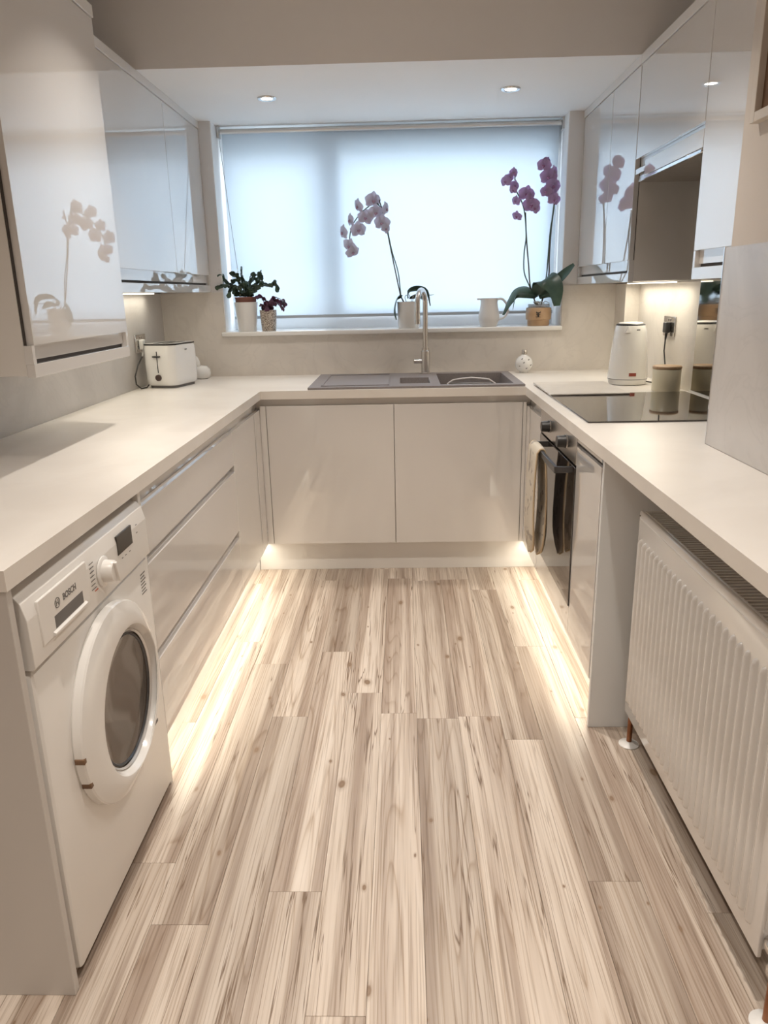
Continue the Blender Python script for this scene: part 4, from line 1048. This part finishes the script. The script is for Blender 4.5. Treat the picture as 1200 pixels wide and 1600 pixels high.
B().lathe([(.037, .0004), (.039, .003), (.0465, .108), (.0465, .112), (.044, .112), (.0425, .095)], 40, (CX2, CYp, ZS), cap=False).lathe([(.037, .0004), (0, .0004)], 32, (CX2, CYp, ZS), cap=False).build('pot', 'speckled_pot', c2)
B().lathe([(.043, .096), (0, .102)], 28, (CX2, CYp, ZS), cap=False).build('soil', 'soil', c2)
br = [[(790, 790, 0), (775, 690, -.01), (720, 600, -.02), (650, 600, -.03)], [(800, 790, 0), (760, 720, -.02), (690, 715, -.03)], [(830, 790, 0), (850, 680, -.01), (900, 630, -.02), (980, 650, -.03), (1070, 735, -.04)], [(840, 790, 0), (900, 690, -.02), (970, 700, -.03), (1025, 785, -.04)],
      [(820, 790, 0), (830, 700, -.03), (880, 660, -.04), (940, 720, -.04)], [(810, 790, 0), (770, 700, -.03), (800, 690, -.05), (800, 800, -.055)], [(860, 790, 0), (880, 700, .01), (960, 640, .02), (1040, 680, .02)], [(800, 790, 0), (740, 760, -.03), (760, 700, -.04)]]
cactus_plant(c2, br, 'cactus_red', CYp, .028, .028)

# ------------------------------------------------------------------ radiator
ra = thing('radiator', 'white panel radiator with vertical ribs under the right worktop', 'radiator', (.75, -1.93, .115))
RY0, RY1, RZ0, RZ1, RX = -2.372, -1.492, .115, .745, .702
B().box((RX, RY0, RZ0), (RX + .011, RY1, RZ1), .004, 3).build('front_panel', 'rad_white', ra)
B().box((RX + .070, RY0 + .01, RZ0), (RX + .081, RY1 - .01, RZ1 - .01), .003, 2).build('rear_panel', 'rad_white', ra)
B().box((RX + .012, RY0 + .02, RZ0 + .03), (RX + .069, RY1 - .02, RZ1 - .05)).build('convector', 'rad_dark', ra, smooth=None)
for y0, y1 in ((RY0 + .001, RY0 + .005), (RY1 - .005, RY1 - .001)): B().box((RX + .009, y0, RZ0 + .02), (RX + .078, y1, RZ1 - .003), .001, 1).build('side_cover', 'rad_white', ra)
B().box((RX - .002, RY0 + .004, RZ1 - .022), (RX + .001, RY1 - .012, RZ1 - .019)).build('seam', 'rad_white', ra, smooth=None)
# top grille: frame bars and slats
for x0, x1 in ((RX + .012, RX + .018), (RX + .074, RX + .080)): B().box((x0, RY0 + .006, RZ1 - .012), (x1, RY1 - .006, RZ1 - .002), .001, 1).build('grille_frame', 'rad_white', ra)
sm = B().box((RX + .018, 0, RZ1 - .010), (RX + .074, .0055, RZ1 - .003)).mesh('grille_slat'); sm.materials.append(M['rad_white'])
ns = 52
for i in range(ns): ref('grille_slat', sm, ra, (0, RY0 + .012 + (RY1 - RY0 - .03)*i/(ns - 1), 0) if False else (wloc(ra).x*0, RY0 + .012 + (RY1 - RY0 - .03)*i/(ns - 1), 0))
# ribs pressed out of the front panel
def rib_mesh():
    b = B(); h0, h1 = RZ0 + .055, RZ1 - .085; n = 8
    prof = [(-.0075, 0), (-.0062, .0070), (-.0036, .0105), (0, .0115), (.0036, .0105), (.0062, .0070), (.0075, 0)]
    rings = []
    for z, k in ((h0 - .012, .02), (h0 - .008, .62), (h0, 1), (h1, 1), (h1 + .008, .62), (h1 + .012, .02)):
        rings.append([(RX + .0008 - d*k, a*(.45 + .55*k), z) for a, d in prof])
    V = [v for r in rings for v in r]; F = []; m_ = len(prof)
    for i in range(len(rings)-1):
        for k in range(m_-1): F.append((i*m_+k, (i+1)*m_+k, (i+1)*m_+k+1, i*m_+k+1))
    b.poly(V, F); bmesh.ops.recalc_face_normals(b.bm, faces=b.bm.faces[:])
    me = b.mesh('rib', 60); me.materials.append(M['rad_white']); return me
rm = rib_mesh(); nr = 25
for i in range(nr): ref('rib', rm, ra, (0, RY1 - .036 - i*.0335, 0))
B().ball((RX - .001, RY1 - .009, RZ1 - .013), .0022, 8, 6).build('corner_screw', 'print_grey', ra)
for y in (RY0 + .16, RY1 - .16): B().box((RX + .081, y - .02, RZ0 + .02), (XN - .0005, y + .02, RZ1 - .05)).build('wall_bracket', 'rad_white', ra, smooth=None)
B().box((RX + .02, RY1, .22), (RX + .05, RY1 + .012, .275), .003, 2).build('end_plug', 'white_plastic', ra)
def pipe(y, x, label_, zt, valve):
    p = B().tube([(x, y, .0), (x, y, zt)], .0078, 16).build('supply_pipe', 'copper', ra)
    B().lathe([(.030, .0005), (.030, .003), (.014, .011), (.0085, .012)], 28, (x, y, 0)).build('floor_collar', 'white_plastic', p)
    return p
pipe(-1.497, .722, '', .16, False)
B().tube([(.722, -1.497, .16), (.725, -1.505, .16)], .010, 12).build('elbow', 'white_plastic', ra)
pipe(-2.412, .716, '', .150, True)
B().lathe([(.0125, .118), (.0145, .122), (.0145, .134), (.0115, .138), (.0115, .150), (.0135, .152), (.0135, .170)], 20, (.716, -2.412, 0)).build('valve_body', 'brushed_steel', ra)
B().tube([(.716, -2.412, .160), (.716, -2.392, .160), (.722, -2.372, .160)], [.012, .012, .010], 14).build('valve_tail', 'brushed_steel', ra)
B().lathe([(.017, 0), (.019, .004), (.019, .034), (.015, .040), (0, .040)], 24, M=face_ny(.716, -2.424, .165)).build('valve_cap', 'white_plastic', ra)

# ------------------------------------------------------------------ frame on the near right wall
bf = thing('box_frame', 'cream framed brown panel hung high on the right wall', 'frame', (XN, -1.70, 1.72))
fy0, fy1, fz0, fz1 = -1.98, -1.488, 1.715, 2.12
for lo, hi in (((XN - .022, fy1 - .022, fz0), (XN - .0005, fy1, fz1)), ((XN - .022, fy0, fz0), (XN - .0005, fy0 + .022, fz1)), ((XN - .022, fy0 + .0225, fz0), (XN - .0005, fy1 - .0225, fz0 + .022)), ((XN - .022, fy0 + .0225, fz1 - .022), (XN - .0005, fy1 - .0225, fz1))):
    B().box(lo, hi, .001, 1).build('frame_bar', 'frame_cream', bf)
B().box((XN - .006, fy0 + .022, fz0 + .022), (XN - .0005, fy1 - .022, fz1 - .022)).build('picture_panel', 'brown_box', bf, smooth=None)
